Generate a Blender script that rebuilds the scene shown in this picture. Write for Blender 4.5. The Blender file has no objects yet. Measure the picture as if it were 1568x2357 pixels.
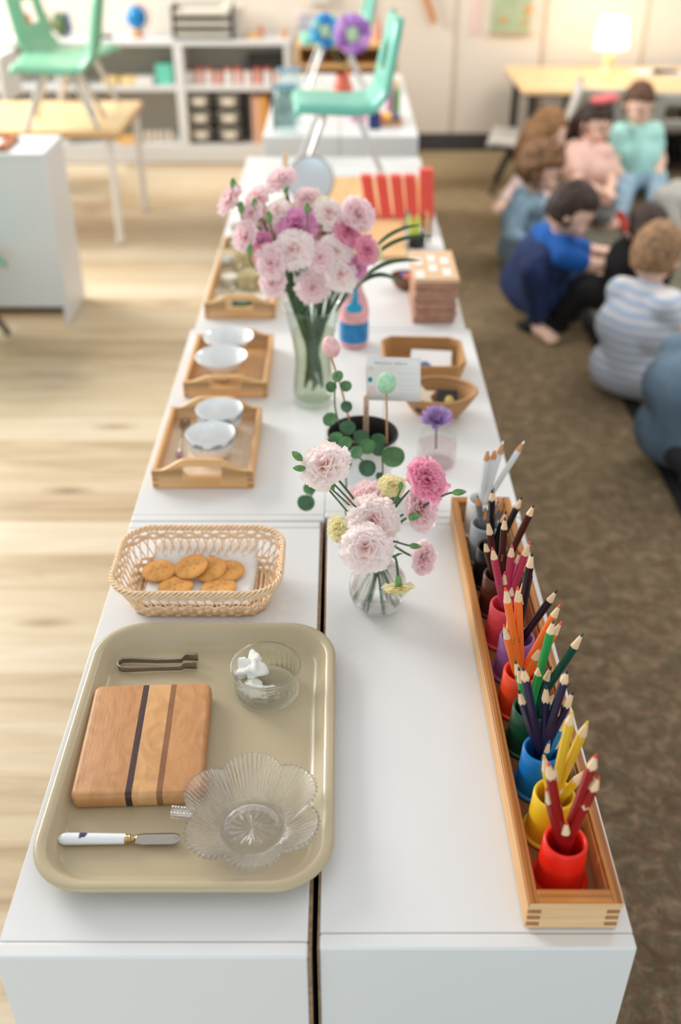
import bpy, bmesh, math, random
from mathutils import Vector, Matrix, noise
random.seed(7)
C = bpy.context.scene.collection
SC = bpy.context.scene
PI = math.pi
sin, cos = math.sin, math.cos
# ------------------------------------------------------------------ camera
CH, PITCH, FPX = 1.47, math.radians(33.5), 35 / 36 * 2357
cam = bpy.data.objects.new('camera', bpy.data.cameras.new('camera')); C.objects.link(cam)
cam.location = (0, 0, CH); cam.rotation_euler = (PI / 2 - PITCH, 0, 0)
cam.data.sensor_fit = 'VERTICAL'; cam.data.sensor_height = 36; cam.data.lens = 35
cam.data.clip_start = .02
cam.data.dof.use_dof = True; cam.data.dof.focus_distance = 1.13; cam.data.dof.aperture_fstop = 2.6
SC.camera = cam
# ------------------------------------------------------------------ light
SC.view_settings.view_transform = 'Standard'; SC.view_settings.look = 'None'
SC.view_settings.gamma = 1; SC.view_settings.use_curve_mapping = False
SC.view_settings.exposure = 0.04
w = bpy.data.worlds.new('daylight'); SC.world = w; w.use_nodes = True
w.node_tree.nodes['Background'].inputs[0].default_value = (1.0, .995, .985, 1)
w.node_tree.nodes['Background'].inputs[1].default_value = .77
def area(name, loc, target, sx, sy, power, col):
    l = bpy.data.lights.new(name, 'AREA'); l.shape = 'RECTANGLE'; l.size = sx; l.size_y = sy
    l.energy = power; l.color = col
    o = bpy.data.objects.new(name, l); C.objects.link(o); o.location = loc
    o.rotation_euler = (Vector(target) - Vector(loc)).to_track_quat('-Z', 'Y').to_euler()
    return o
area('window_light', (-3.9, 5.0, 2.6), (.3, 3.9, .3), 3.4, 1.6, 350, (1, .985, .955))
area('added_fill_light', (1.9, 3.9, 2.55), (1.9, 3.9, 0), 1.2, 1.2, 34, (1, .97, .92))  # added overhead fill, no known fixture, brightens the children and carpet
area('window_light_near', (-.6, -5.2, 1.5), (0, 1.5, .45), 4.2, 2.0, 84, (.42, .80, 1))
SC.cycles.max_bounces = 20; SC.cycles.transmission_bounces = 20; SC.cycles.transparent_max_bounces = 24

# ------------------------------------------------------------------ pixel -> place
def on(u, v, z):
    dx = (u - 784) / FPX; dy = -(v - 1178.5) / FPX
    y = cos(PITCH) + dy * sin(PITCH); zz = -sin(PITCH) + dy * cos(PITCH)
    t = (z - CH) / zz
    return Vector((dx * t, y * t, z))
def at(u, v, Y):
    dx = (u - 784) / FPX; dy = -(v - 1178.5) / FPX
    y = cos(PITCH) + dy * sin(PITCH); zz = -sin(PITCH) + dy * cos(PITCH)
    t = Y / y
    return Vector((dx * t, Y, CH + zz * t))

# ------------------------------------------------------------------ materials
def lin(c):
    return tuple((x / 255 / 12.92) if x / 255 <= .04045 else ((x / 255 + .055) / 1.055) ** 2.4 for x in c) + (1,)
class NT:
    def __init__(s, name):
        s.m = bpy.data.materials.new(name); s.m.use_nodes = True
        s.t = s.m.node_tree; s.b = s.t.nodes['Principled BSDF']; s.out = s.t.nodes['Material Output']
    def n(s, ty, **k):
        x = s.t.nodes.new(ty)
        for a, b in k.items():
            if a.startswith('i_'):
                key = a[2:].replace('_', ' ')
                x.inputs[key].default_value = b
            else: setattr(x, a, b)
        return x
    def l(s, a, b): s.t.links.new(a, b)
MC = {}
def mat(name, col, rough=.5, metal=0, bump=0, bscale=60, emit=0, spec=.5, coat=0, var=0, vscale=8):
    if name in MC: return MC[name]
    q = NT(name); b = q.b
    b.inputs['Base Color'].default_value = lin(col); b.inputs['Roughness'].default_value = rough
    b.inputs['Metallic'].default_value = metal; b.inputs['Specular IOR Level'].default_value = spec
    b.inputs['Coat Weight'].default_value = coat
    if emit:
        b.inputs['Emission Color'].default_value = lin(col); b.inputs['Emission Strength'].default_value = emit
    if bump or var:
        tc = q.n('ShaderNodeTexCoord')
        if bump:
            nz = q.n('ShaderNodeTexNoise', i_Scale=bscale, i_Detail=4.0); q.l(tc.outputs['Object'], nz.inputs['Vector'])
            bp = q.n('ShaderNodeBump', i_Strength=bump, i_Distance=.002); q.l(nz.outputs[0], bp.inputs['Height'])
            q.l(bp.outputs[0], b.inputs['Normal'])
        if var:
            n2 = q.n('ShaderNodeTexNoise', i_Scale=vscale, i_Detail=5.0); q.l(tc.outputs['Object'], n2.inputs['Vector'])
            r = q.n('ShaderNodeValToRGB'); q.l(n2.outputs[0], r.inputs[0])
            r.color_ramp.elements[0].position = .3; r.color_ramp.elements[1].position = .7
            r.color_ramp.elements[0].color = lin(tuple(x * (1 - var) for x in col))
            r.color_ramp.elements[1].color = lin(tuple(min(255, x * (1 + var * .5)) for x in col))
            q.l(r.outputs[0], b.inputs['Base Color'])
    MC[name] = q.m; return q.m
def woodmat(name, c1, c2, axis=0, scale=14, stretch=12, rough=.45, sharp=.25, bump=.1):
    if name in MC: return MC[name]
    q = NT(name); tc = q.n('ShaderNodeTexCoord'); mp = q.n('ShaderNodeMapping'); q.l(tc.outputs['Object'], mp.inputs[0])
    sc = [scale * stretch] * 3; sc[axis] = scale
    mp.inputs['Scale'].default_value = sc
    nz = q.n('ShaderNodeTexNoise', i_Scale=1.0, i_Detail=6.0, i_Roughness=.6, i_Distortion=.6); q.l(mp.outputs[0], nz.inputs['Vector'])
    r = q.n('ShaderNodeValToRGB'); q.l(nz.outputs[0], r.inputs[0])
    r.color_ramp.elements[0].position = .5 - sharp; r.color_ramp.elements[1].position = .5 + sharp
    r.color_ramp.elements[0].color = lin(c1); r.color_ramp.elements[1].color = lin(c2)
    q.l(r.outputs[0], q.b.inputs['Base Color']); q.b.inputs['Roughness'].default_value = rough
    bp = q.n('ShaderNodeBump', i_Strength=bump, i_Distance=.001); q.l(nz.outputs[0], bp.inputs['Height']); q.l(bp.outputs[0], q.b.inputs['Normal'])
    MC[name] = q.m; return q.m
def glassmat(name, col=(255, 255, 255), ior=1.45, rough=0.0):
    if name in MC: return MC[name]
    q = NT(name); q.b.inputs['Base Color'].default_value = lin(col)
    q.b.inputs['Transmission Weight'].default_value = 1; q.b.inputs['Roughness'].default_value = rough
    q.b.inputs['IOR'].default_value = ior
    MC[name] = q.m; return q.m
def thinglass(name, col=(255, 255, 255), refl=.9):
    if name in MC: return MC[name]
    q = NT(name); t = q.n('ShaderNodeBsdfTransparent'); t.inputs[0].default_value = lin(col)
    g = q.n('ShaderNodeBsdfGlossy', i_Roughness=.03); fr = q.n('ShaderNodeLayerWeight', i_Blend=.5); mx = q.n('ShaderNodeMixShader')
    pw = q.n('ShaderNodeMath', operation='POWER'); q.l(fr.outputs['Facing'], pw.inputs[0]); pw.inputs[1].default_value = 3.5
    ml = q.n('ShaderNodeMath', operation='MULTIPLY_ADD'); q.l(pw.outputs[0], ml.inputs[0]); ml.inputs[1].default_value = .55; ml.inputs[2].default_value = .04
    q.l(ml.outputs[0], mx.inputs[0]); q.l(t.outputs[0], mx.inputs[1]); q.l(g.outputs[0], mx.inputs[2]); q.l(mx.outputs[0], q.out.inputs[0])
    MC[name] = q.m; return q.m

WHITE = mat('white_melamine', (224, 224, 223), .38, bump=.03, bscale=300)
EDGE = mat('raw_particle_board', (150, 120, 92), .8, var=.2, vscale=200)
DARKG = mat('dark_gap_backing', (24, 20, 18), .9)
BEECH = woodmat('beech_wood', (208, 158, 100), (228, 184, 130), 0, 10, 14)
BEECHY = woodmat('beech_wood_lengthwise', (204, 150, 90), (226, 180, 124), 1, 10, 14)
PINE = woodmat('pale_pine', (214, 168, 116), (236, 198, 152), 0, 8, 20)
PLYE = woodmat('plywood_edge_lengthwise', (140, 78, 26), (206, 136, 58), 1, 1.2, 260, sharp=.16)
PLYEX = woodmat('plywood_edge_crosswise', (140, 78, 26), (206, 136, 58), 0, 1.2, 260, sharp=.16)
CHROME = mat('chrome', (196, 194, 190), .42, 1)
STEEL = mat('steel', (175, 168, 158), .22, 1)
BLACKP = mat('black_plastic', (28, 27, 26), .45)
PAPER = mat('white_paper', (238, 236, 234), .8)
STEM = mat('stem_green', (72, 104, 64), .5, var=.3, vscale=60)
LEAF = mat('leaf_green', (82, 130, 78), .45, var=.3, vscale=40)
BUD = mat('bud_green', (104, 148, 84), .5, var=.25, vscale=80)
def mixglass(name, k, col, ior=1.4):
    m = glassmat(name, col, ior); t = m.node_tree; b = t.nodes['Principled BSDF']; tr = t.nodes.new('ShaderNodeBsdfTransparent'); mx = t.nodes.new('ShaderNodeMixShader')
    mx.inputs[0].default_value = k; t.links.new(b.outputs[0], mx.inputs[1]); t.links.new(tr.outputs[0], mx.inputs[2]); t.links.new(mx.outputs[0], t.nodes['Material Output'].inputs[0]); return m
CRYS = mixglass('pressed_glass', .26, (255, 255, 255), 1.5)
GLASS = mixglass('clear_glass', .35, (255, 255, 254), 1.4)
GLASSG = mixglass('greenish_glass', .3, (250, 254, 248), 1.4)
TGLASS = thinglass('thin_clear_glass', (246, 250, 248))
WATER = mixglass('water', .3, (253, 254, 248), 1.33)
CERAM = mat('white_ceramic', (236, 238, 238), .12, coat=.5)

# ------------------------------------------------------------------ mesh builder
class MB:
    def __init__(s): s.v = []; s.f = []; s.m = []
    def add(s, vs, fs, mi=0, T=None):
        o = len(s.v)
        s.v += [tuple(T @ Vector(p)) if T else tuple(p) for p in vs]
        s.f += [tuple(i + o for i in f) for f in fs]; s.m += [mi] * len(fs)
        return s
    def box(s, x0, x1, y0, y1, z0, z1, mi=0, T=None):
        vs = [(x, y, z) for z in (z0, z1) for y in (y0, y1) for x in (x0, x1)]
        return s.add(vs, [(0, 2, 3, 1), (4, 5, 7, 6), (0, 1, 5, 4), (1, 3, 7, 5), (3, 2, 6, 7), (2, 0, 4, 6)], mi, T)
    def tube(s, pts, r, n=8, mi=0, cap=True, T=None):
        pts = [Vector(p) for p in pts]; k = len(pts)
        rs = r if isinstance(r, (list, tuple)) else [r] * k
        vs = []; a = None
        for i, p in enumerate(pts):
            d = (pts[min(i + 1, k - 1)] - pts[max(i - 1, 0)])
            d = d.normalized() if d.length > 1e-9 else Vector((0, 0, 1))
            if a is None: a = d.cross(Vector((0, 0, 1)) if abs(d.z) < .9 else Vector((1, 0, 0))).normalized()
            else: a = (a - d * a.dot(d)).normalized()
            b = d.cross(a)
            for j in range(n):
                t = 2 * PI * j / n; vs.append(p + (a * cos(t) + b * sin(t)) * rs[i])
        fs = [(i * n + j, i * n + (j + 1) % n, (i + 1) * n + (j + 1) % n, (i + 1) * n + j) for i in range(k - 1) for j in range(n)]
        if cap: fs += [tuple(range(n - 1, -1, -1)), tuple(range((k - 1) * n, k * n))]
        return s.add(vs, fs, mi, T)
    def lathe(s, prof, n=32, c=(0, 0, 0), mi=0, T=None, rf=None):
        vs = []; k = len(prof)
        for i, (r, z) in enumerate(prof):
            for j in range(n):
                t = 2 * PI * j / n; rr = max(r, 1e-5) * (rf(t, i) if rf else 1)
                vs.append((c[0] + rr * cos(t), c[1] + rr * sin(t), c[2] + z))
        fs = [(i * n + j, i * n + (j + 1) % n, (i + 1) * n + (j + 1) % n, (i + 1) * n + j) for i in range(k - 1) for j in range(n)]
        if callable(mi):
            for i in range(k - 1): s.add([], []); 
        o = len(s.v)
        s.add(vs, fs, mi if not callable(mi) else 0, T)
        if callable(mi):
            for i in range(k - 1):
                for j in range(n): s.m[len(s.m) - len(fs) + i * n + j] = mi(i)
        return s
    def prism(s, poly, z0, z1, mi=0, T=None):
        n = len(poly)
        vs = [(x, y, z0) for x, y in poly] + [(x, y, z1) for x, y in poly]
        return s.add(vs, [tuple(range(n - 1, -1, -1)), tuple(range(n, 2 * n))] + [(i, (i + 1) % n, n + (i + 1) % n, n + i) for i in range(n)], mi, T)
    def loft(s, loops, mi=0, capa=True, capb=True, T=None):
        n = len(loops[0]); vs = [p for l in loops for p in l]
        fs = [(i * n + j, i * n + (j + 1) % n, (i + 1) * n + (j + 1) % n, (i + 1) * n + j) for i in range(len(loops) - 1) for j in range(n)]
        if capa: fs.append(tuple(range(n - 1, -1, -1)))
        if capb: fs.append(tuple(range((len(loops) - 1) * n, len(loops) * n)))
        return s.add(vs, fs, mi, T)
    def grid(s, fn, nu, nv, mi=0, T=None, thick=0):
        vs = [fn(i / nu, j / nv) for i in range(nu + 1) for j in range(nv + 1)]
        fs = [(i * (nv + 1) + j, (i + 1) * (nv + 1) + j, (i + 1) * (nv + 1) + j + 1, i * (nv + 1) + j + 1) for i in range(nu) for j in range(nv)]
        return s.add(vs, fs, mi, T)
    def ell(s, c, r, n=16, mi=0, T=None, fn=None):
        if not isinstance(r, (tuple, list)): r = (r, r, r)
        m = max(6, n // 2); vs = []; fs = []
        for i in range(m + 1):
            a = PI * i / m - PI / 2
            for j in range(n):
                t = 2 * PI * j / n
                d = Vector((cos(a) * cos(t), cos(a) * sin(t), sin(a)))
                k = fn(d) if fn else 1
                vs.append((c[0] + d.x * r[0] * k, c[1] + d.y * r[1] * k, c[2] + d.z * r[2] * k))
        fs = [(i * n + j, i * n + (j + 1) % n, (i + 1) * n + (j + 1) % n, (i + 1) * n + j) for i in range(m) for j in range(n)]
        return s.add(vs, fs, mi, T)
def rr(cx, cy, hx, hy, r, z, k=6):
    out = []
    for qx, qy, a0 in ((1, 1, 0), (-1, 1, PI / 2), (-1, -1, PI), (1, -1, 1.5 * PI)):
        for i in range(k + 1):
            a = a0 + PI / 2 * i / k
            out.append((cx + qx * (hx - r) + r * cos(a), cy + qy * (hy - r) + r * sin(a), z))
    return out
def obj(name, mb, mats, parent=None, W=False, bevel=0, ang=35, sub=0, loc=None, solid=0, seg=2):
    me = bpy.data.meshes.new(name)
    vs = mb.v
    if W and parent is not None:
        L = parent.location; vs = [(x - L.x, y - L.y, z - L.z) for x, y, z in vs]
    me.from_pydata(vs, [], mb.f); me.validate()
    if not isinstance(mats, (list, tuple)): mats = [mats]
    for m in mats: me.materials.append(m)
    if len(mats) > 1 and len(me.polygons) == len(mb.m): me.polygons.foreach_set('material_index', mb.m)
    bm = bmesh.new(); bm.from_mesh(me); bmesh.ops.remove_doubles(bm, verts=bm.verts, dist=1e-6)
    bmesh.ops.recalc_face_normals(bm, faces=bm.faces); bm.to_mesh(me); bm.free()
    me.shade_smooth()
    if ang < 180: me.set_sharp_from_angle(angle=math.radians(ang))
    o = bpy.data.objects.new(name, me); C.objects.link(o)
    if parent is not None: o.parent = parent
    if loc: o.location = loc
    if solid:
        m = o.modifiers.new('thickness', 'SOLIDIFY'); m.thickness = solid; m.offset = 0
    if bevel:
        m = o.modifiers.new('bevel', 'BEVEL'); m.width = bevel; m.segments = seg; m.limit_method = 'ANGLE'; m.angle_limit = math.radians(40); m.harden_normals = False
    if sub:
        m = o.modifiers.new('subdivision', 'SUBSURF'); m.levels = sub; m.render_levels = sub
    return o
def thing(name, label, cat, loc=(0, 0, 0), rotz=0, group=None):
    o = bpy.data.objects.new(name, None); C.objects.link(o); o.empty_display_size = .05
    o.location = loc; o.rotation_euler = (0, 0, rotz); o['label'] = label; o['category'] = cat
    if group: o['group'] = group
    return o
def tag(o, label, cat, group=None, kind=None):
    o['label'] = label; o['category'] = cat
    if group: o['group'] = group
    if kind: o['kind'] = kind
    return o
def struct(o, label=None):
    o['kind'] = 'structure'; o['label'] = label or o.name.replace('_', ' ')
    return o
def dup(root, loc=None, rotz=None, label=None, group=None):
    def cp(o, par):
        c = o.copy(); C.objects.link(c)
        if par is not None: c.parent = par
        for ch in o.children: cp(ch, c)
        return c
    r = cp(root, None)
    if loc is not None: r.location = loc
    if rotz is not None: r.rotation_euler = (0, 0, rotz)
    if label: r['label'] = label
    if group: r['group'] = group
    return r
ORD = ['', 'second', 'third', 'fourth', 'fifth', 'sixth', 'seventh', 'eighth', 'ninth', 'tenth', 'eleventh', 'twelfth', 'thirteenth', 'fourteenth', 'fifteenth', 'sixteenth', 'seventeenth', 'eighteenth']
TOP = .62
# ------------------------------------------------------------------ setting
def floormat():
    q = NT('oak_planks'); tc = q.n('ShaderNodeTexCoord')
    br = q.n('ShaderNodeTexBrick', offset=.37); q.l(tc.outputs['Object'], br.inputs['Vector'])
    br.inputs['Scale'].default_value = 1; br.inputs['Brick Width'].default_value = 1.2; br.inputs['Row Height'].default_value = .145
    br.inputs['Mortar Size'].default_value = .0012; br.inputs['Bias'].default_value = 0
    br.inputs['Color1'].default_value = (0, 0, 0, 1); br.inputs['Color2'].default_value = (1, 1, 1, 1); br.inputs['Mortar'].default_value = (.3, .3, .3, 1)
    mp = q.n('ShaderNodeMapping'); mp.inputs['Scale'].default_value = (1.3, 14, 1); q.l(tc.outputs['Object'], mp.inputs[0])
    nz = q.n('ShaderNodeTexNoise', i_Scale=1.6, i_Detail=6.0, i_Roughness=.62, i_Distortion=.8); q.l(mp.outputs[0], nz.inputs['Vector'])
    ad = q.n('ShaderNodeMixRGB', blend_type='MIX'); ad.inputs[0].default_value = .7
    q.l(br.outputs[0], ad.inputs[1]); q.l(nz.outputs[0], ad.inputs[2])
    r = q.n('ShaderNodeValToRGB'); q.l(ad.outputs[0], r.inputs[0])
    e = r.color_ramp.elements; e[0].position = .18; e[0].color = lin((160, 129, 92)); e[1].position = .80; e[1].color = lin((228, 213, 187))
    m = e.new(.46); m.color = lin((205, 183, 148))
    vo = q.n('ShaderNodeTexVoronoi', i_Scale=2.0); mp2 = q.n('ShaderNodeMapping'); mp2.inputs['Scale'].default_value = (.9, 3.2, 1)
    q.l(tc.outputs['Object'], mp2.inputs[0]); q.l(mp2.outputs[0], vo.inputs['Vector'])
    kr = q.n('ShaderNodeValToRGB'); q.l(vo.outputs[0], kr.inputs[0]); kr.color_ramp.elements[0].position = .02; kr.color_ramp.elements[1].position = .16
    kr.color_ramp.elements[0].color = lin((150, 118, 88)); kr.color_ramp.elements[1].color = (1, 1, 1, 1)
    mu = q.n('ShaderNodeMixRGB', blend_type='MULTIPLY'); mu.inputs[0].default_value = .8; q.l(r.outputs[0], mu.inputs[1]); q.l(kr.outputs[0], mu.inputs[2])
    q.l(mu.outputs[0], q.b.inputs['Base Color']); q.b.inputs['Roughness'].default_value = .36
    return q.m
def carpetmat():
    q = NT('speckled_carpet'); tc = q.n('ShaderNodeTexCoord')
    a = q.n('ShaderNodeTexNoise', i_Scale=25.0, i_Detail=5.0, i_Roughness=.7, i_Distortion=.5); q.l(tc.outputs['Object'], a.inputs['Vector'])
    b = q.n('ShaderNodeTexNoise', i_Scale=60.0, i_Detail=4.0); q.l(tc.outputs['Object'], b.inputs['Vector'])
    r = q.n('ShaderNodeValToRGB'); q.l(a.outputs[0], r.inputs[0]); e = r.color_ramp.elements
    e[0].position = .34; e[0].color = lin((54, 44, 38)); e[1].position = .68; e[1].color = lin((156, 136, 112))
    m = e.new(.5); m.color = lin((96, 81, 68))
    r2 = q.n('ShaderNodeValToRGB'); q.l(b.outputs[0], r2.inputs[0]); e = r2.color_ramp.elements
    e[0].position = .35; e[0].color = lin((126, 82, 62)); e[1].position = .65; e[1].color = lin((112, 106, 80))
    mx = q.n('ShaderNodeMixRGB'); mx.inputs[0].default_value = .35; q.l(r.outputs[0], mx.inputs[1]); q.l(r2.outputs[0], mx.inputs[2])
    q.l(mx.outputs[0], q.b.inputs['Base Color']); q.b.inputs['Roughness'].default_value = 1; q.b.inputs['Specular IOR Level'].default_value = .1
    q.b.inputs['Sheen Weight'].default_value = 1.0; q.b.inputs['Sheen Roughness'].default_value = .5
    q.b.inputs['Sheen Tint'].default_value = lin((225, 200, 150))
    bp = q.n('ShaderNodeBump', i_Strength=.6, i_Distance=.006); q.l(b.outputs[0], bp.inputs['Height']); q.l(bp.outputs[0], q.b.inputs['Normal'])
    return q.m
struct(obj('floor', MB().box(-5, .0, -1.5, 6.1, -.04, 0), floormat()), 'light oak plank floor')
struct(obj('floor_carpet', MB().box(.0, 5, -1.5, 6.1, -.04, .004), carpetmat()), 'brown speckled carpet floor')
WALL = mat('cream_wall', (238, 225, 208), .75, bump=.05, bscale=80)
struct(obj('wall_back', MB().box(-5, 5, 6.1, 6.2, -.04, 2.6), WALL), 'cream panelled back wall')
struct(obj('baseboard_back', MB().box(-5, 5, 6.085, 6.1, .004, .1), mat('charcoal_vinyl', (70, 68, 68), .5), bevel=.003), 'charcoal vinyl baseboard')
for i, (u, wd) in enumerate(((1041, .012), (1239, .02), (860, .012), (1464, .014))):
    x = at(u, 200, 6.1).x
    struct(obj('trim_%d' % (i + 1), MB().box(x - wd / 2, x + wd / 2, 6.094, 6.1, .1, 2.6), mat('seam_trim', (203, 184, 162), .7)), 'vertical panel seam on the back wall')

# ------------------------------------------------------------------ white shelf units
def shelf_unit(label, x0, x1, y0, y1, top=TOP, open_side=-1, ends='y', edge_side=0, group='white shelf units'):
    t = thing('shelf_unit', label, 'shelf', ((x0 + x1) / 2, (y0 + y1) / 2, 0), 0, group)
    T = .0165
    obj('top_panel', MB().box(x0 + .0002, x1 - .0002, y0 + T + .0006, y1 - T - .0006, top - T - .001, top - .0004), WHITE, t, W=True, bevel=.001)
    for ya, yb in ((y0, y0 + T), (y1 - T, y1)):
        obj('end_panel', MB().box(x0, x1, ya, yb, .012, top), WHITE, t, W=True, bevel=.0022)
    obj('shelf_board', MB().box(x0 + .01, x1 - .01, y0 + T, y1 - T, .30, .3165), WHITE, t, W=True, bevel=.001)
    obj('bottom_board', MB().box(x0 + .01, x1 - .01, y0 + T, y1 - T, .05, .0665), WHITE, t, W=True, bevel=.001)
    xb0, xb1 = (x1 - .009, x1 - .003) if open_side < 0 else (x0 + .003, x0 + .009)
    obj('back_panel', MB().box(xb0, xb1, y0 + T, y1 - T, .05, top - T), DARKG, t, W=True)
    if edge_side:
        xa = (x1, x1 + .0035) if edge_side > 0 else (x0 - .0022, x0)
        e = obj('edge_strip', MB().box(xa[0], xa[1], y0 + .001, y1 - .001, .02, top - .002), EDGE, t, W=True)
        e['label'] = 'bare brown board edge'
    return t
shelf_unit('nearest left white shelf unit, carrying the beige tray and cracker basket', -.3205, -.0305, .539, 1.258, open_side=-1, edge_side=1)
shelf_unit('nearest right white shelf unit, carrying the long pencil box', -.0195, .2765, .548, 1.268, open_side=1, edge_side=-1)
shelf_unit('second left white shelf unit, under the trays with bowls', -.3205, -.0243, 1.2605, 1.992, open_side=-1)
shelf_unit('second right white shelf unit, under the potted plant', -.0240, .2775, 1.2705, 1.995, open_side=1)
shelf_unit('third left white shelf unit, under the tray of glass jars', -.3125, -.0242, 1.994, 2.70, open_side=-1)
shelf_unit('third right white shelf unit, under the stack of brown boards', -.0240, .2685, 1.997, 2.70, open_side=1)
shelf_unit('fourth left white shelf unit, behind the tall vase with the round mirror', -.3125, -.0242, 2.702, 3.44, open_side=-1)
shelf_unit('fourth right white shelf unit, under the green chair', -.0240, .2665, 2.702, 3.44, open_side=1)
shelf_unit('far left white shelf unit of the pair before the bookcase', -.280, -.004, 3.73, 4.95, open_side=-1)
shelf_unit('far right white shelf unit of the pair before the bookcase', -.002, .280, 3.73, 4.95, open_side=1)
# dark filler under the centre gap
# left cabinet seen end on
t = thing('storage_cabinet', 'large white cabinet at the left edge with a dark gap under it', 'cabinet', (-1.5, 3.62, 0))
obj('top_panel', MB().box(-2.3, -1.008, 3.485, 3.755, .604, .62), WHITE, t, W=True, bevel=.003)
obj('side_panel', MB().box(-1.026, -1.008, 3.485, 3.755, .004, .604), WHITE, t, W=True, bevel=.003)
obj('side_panel', MB().box(-2.3, -2.282, 3.485, 3.755, .004, .604), WHITE, t, W=True, bevel=.003)
obj('back_panel', MB().box(-2.282, -1.026, 3.49, 3.50, .07, .604), WHITE, t, W=True)
obj('shelf_board', MB().box(-2.282, -1.026, 3.5, 3.75, .3, .316), WHITE, t, W=True)
obj('kick_board', MB().box(-2.282, -1.026, 3.62, 3.64, .002, .07), mat('brown_kick_board', (74, 52, 42), .8), t, W=True)

# ------------------------------------------------------------------ cafeteria tray
def rough_paint(name, col):
    return mat(name, col, .42, bump=.25, bscale=420)
TRAYM = mat('beige_fibreglass', (183, 168, 136), .27, bump=.1, bscale=500)
tc_ = (-.1575, .7935)
m = MB()
L = [(.120, .167, .034, .6225), (.124, .171, .036, .6228), (.129, .176, .040, .626), (.138, .186, .049, .640), (.1405, .1885, .052, .6425),
     (.1465, .1945, .057, .6435), (.150, .198, .060, .6425), (.1512, .1992, .061, .6395), (.150, .198, .060, .6375),
     (.1465, .1945, .057, .6385), (.1425, .1905, .053, .6385), (.138, .186, .049, .636), (.1285, .1755, .04, .622), (.122, .169, .036, .6202)]
m.loft([rr(0, 0, a, b, r, z, 10) for a, b, r, z in L])
tray = obj('serving_tray', m, TRAYM, loc=(tc_[0], tc_[1], 0), ang=60)
tag(tray, 'large beige cafeteria tray holding the cutting board and crystal dish', 'tray')
TZ = .6226
# cutting board
def boardmat():
    q = NT('striped_board_wood'); tc = q.n('ShaderNodeTexCoord'); sp = q.n('ShaderNodeSeparateXYZ'); q.l(tc.outputs['Object'], sp.inputs[0])
    mr = q.n('ShaderNodeMapRange'); q.l(sp.outputs[0], mr.inputs[0]); mr.inputs[1].default_value = -.069; mr.inputs[2].default_value = .069
    r = q.n('ShaderNodeValToRGB'); r.color_ramp.interpolation = 'CONSTANT'; q.l(mr.outputs[0], r.inputs[0])
    e = r.color_ramp.elements; e[0].position = 0; e[0].color = lin((192, 137, 84)); e[1].position = .415; e[1].color = lin((58, 26, 20))
    for p, c in ((.465, (212, 160, 104)), (.655, (140, 92, 56)), (.70, (200, 145, 94))):
        x = e.new(p); x.color = lin(c)
    mp = q.n('ShaderNodeMapping'); mp.inputs['Scale'].default_value = (34, 16, 34); q.l(tc.outputs['Object'], mp.inputs[0])
    nz = q.n('ShaderNodeTexNoise', i_Scale=1.0, i_Detail=7.0, i_Distortion=2.5); q.l(mp.outputs[0], nz.inputs['Vector'])
    r2 = q.n('ShaderNodeValToRGB'); q.l(nz.outputs[0], r2.inputs[0]); e = r2.color_ramp.elements
    e[0].position = .3; e[0].color = (.72, .62, .52, 1); e[1].position = .62; e[1].color = (1, 1, 1, 1)
    mu = q.n('ShaderNodeMixRGB', blend_type='MULTIPLY'); mu.inputs[0].default_value = .75; q.l(r.outputs[0], mu.inputs[1]); q.l(r2.outputs[0], mu.inputs[2])
    # knife scratches
    mp3 = q.n('ShaderNodeMapping'); mp3.inputs['Scale'].default_value = (420, 60, 1); mp3.inputs['Rotation'].default_value = (0, 0, 1.2); q.l(tc.outputs['Object'], mp3.inputs[0])
    n3 = q.n('ShaderNodeTexNoise', i_Scale=1.0, i_Detail=2.0); q.l(mp3.outputs[0], n3.inputs['Vector'])
    q.l(mu.outputs[0], q.b.inputs['Base Color']); q.b.inputs['Roughness'].default_value = .5
    bp = q.n('ShaderNodeBump', i_Strength=.25, i_Distance=.001); q.l(n3.outputs[0], bp.inputs['Height']); q.l(bp.outputs[0], q.b.inputs['Normal'])
    return q.m
m = MB(); m.loft([rr(0, 0, .0675 + a, .083 + a, .008 + a, z, 6) for a, z in ((-.001, .001), (.0, .003), (.0016, .006), (.0018, .015), (.0008, .019), (-.001, .0208), (-.003, .0214))])
cb = obj('cutting_board', m, boardmat(), loc=(-.2195, .7935, TZ), ang=50); cb.rotation_euler.z = math.radians(2.4)
tag(cb, 'small wooden cutting board with one dark and one brown stripe', 'cutting board')
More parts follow.
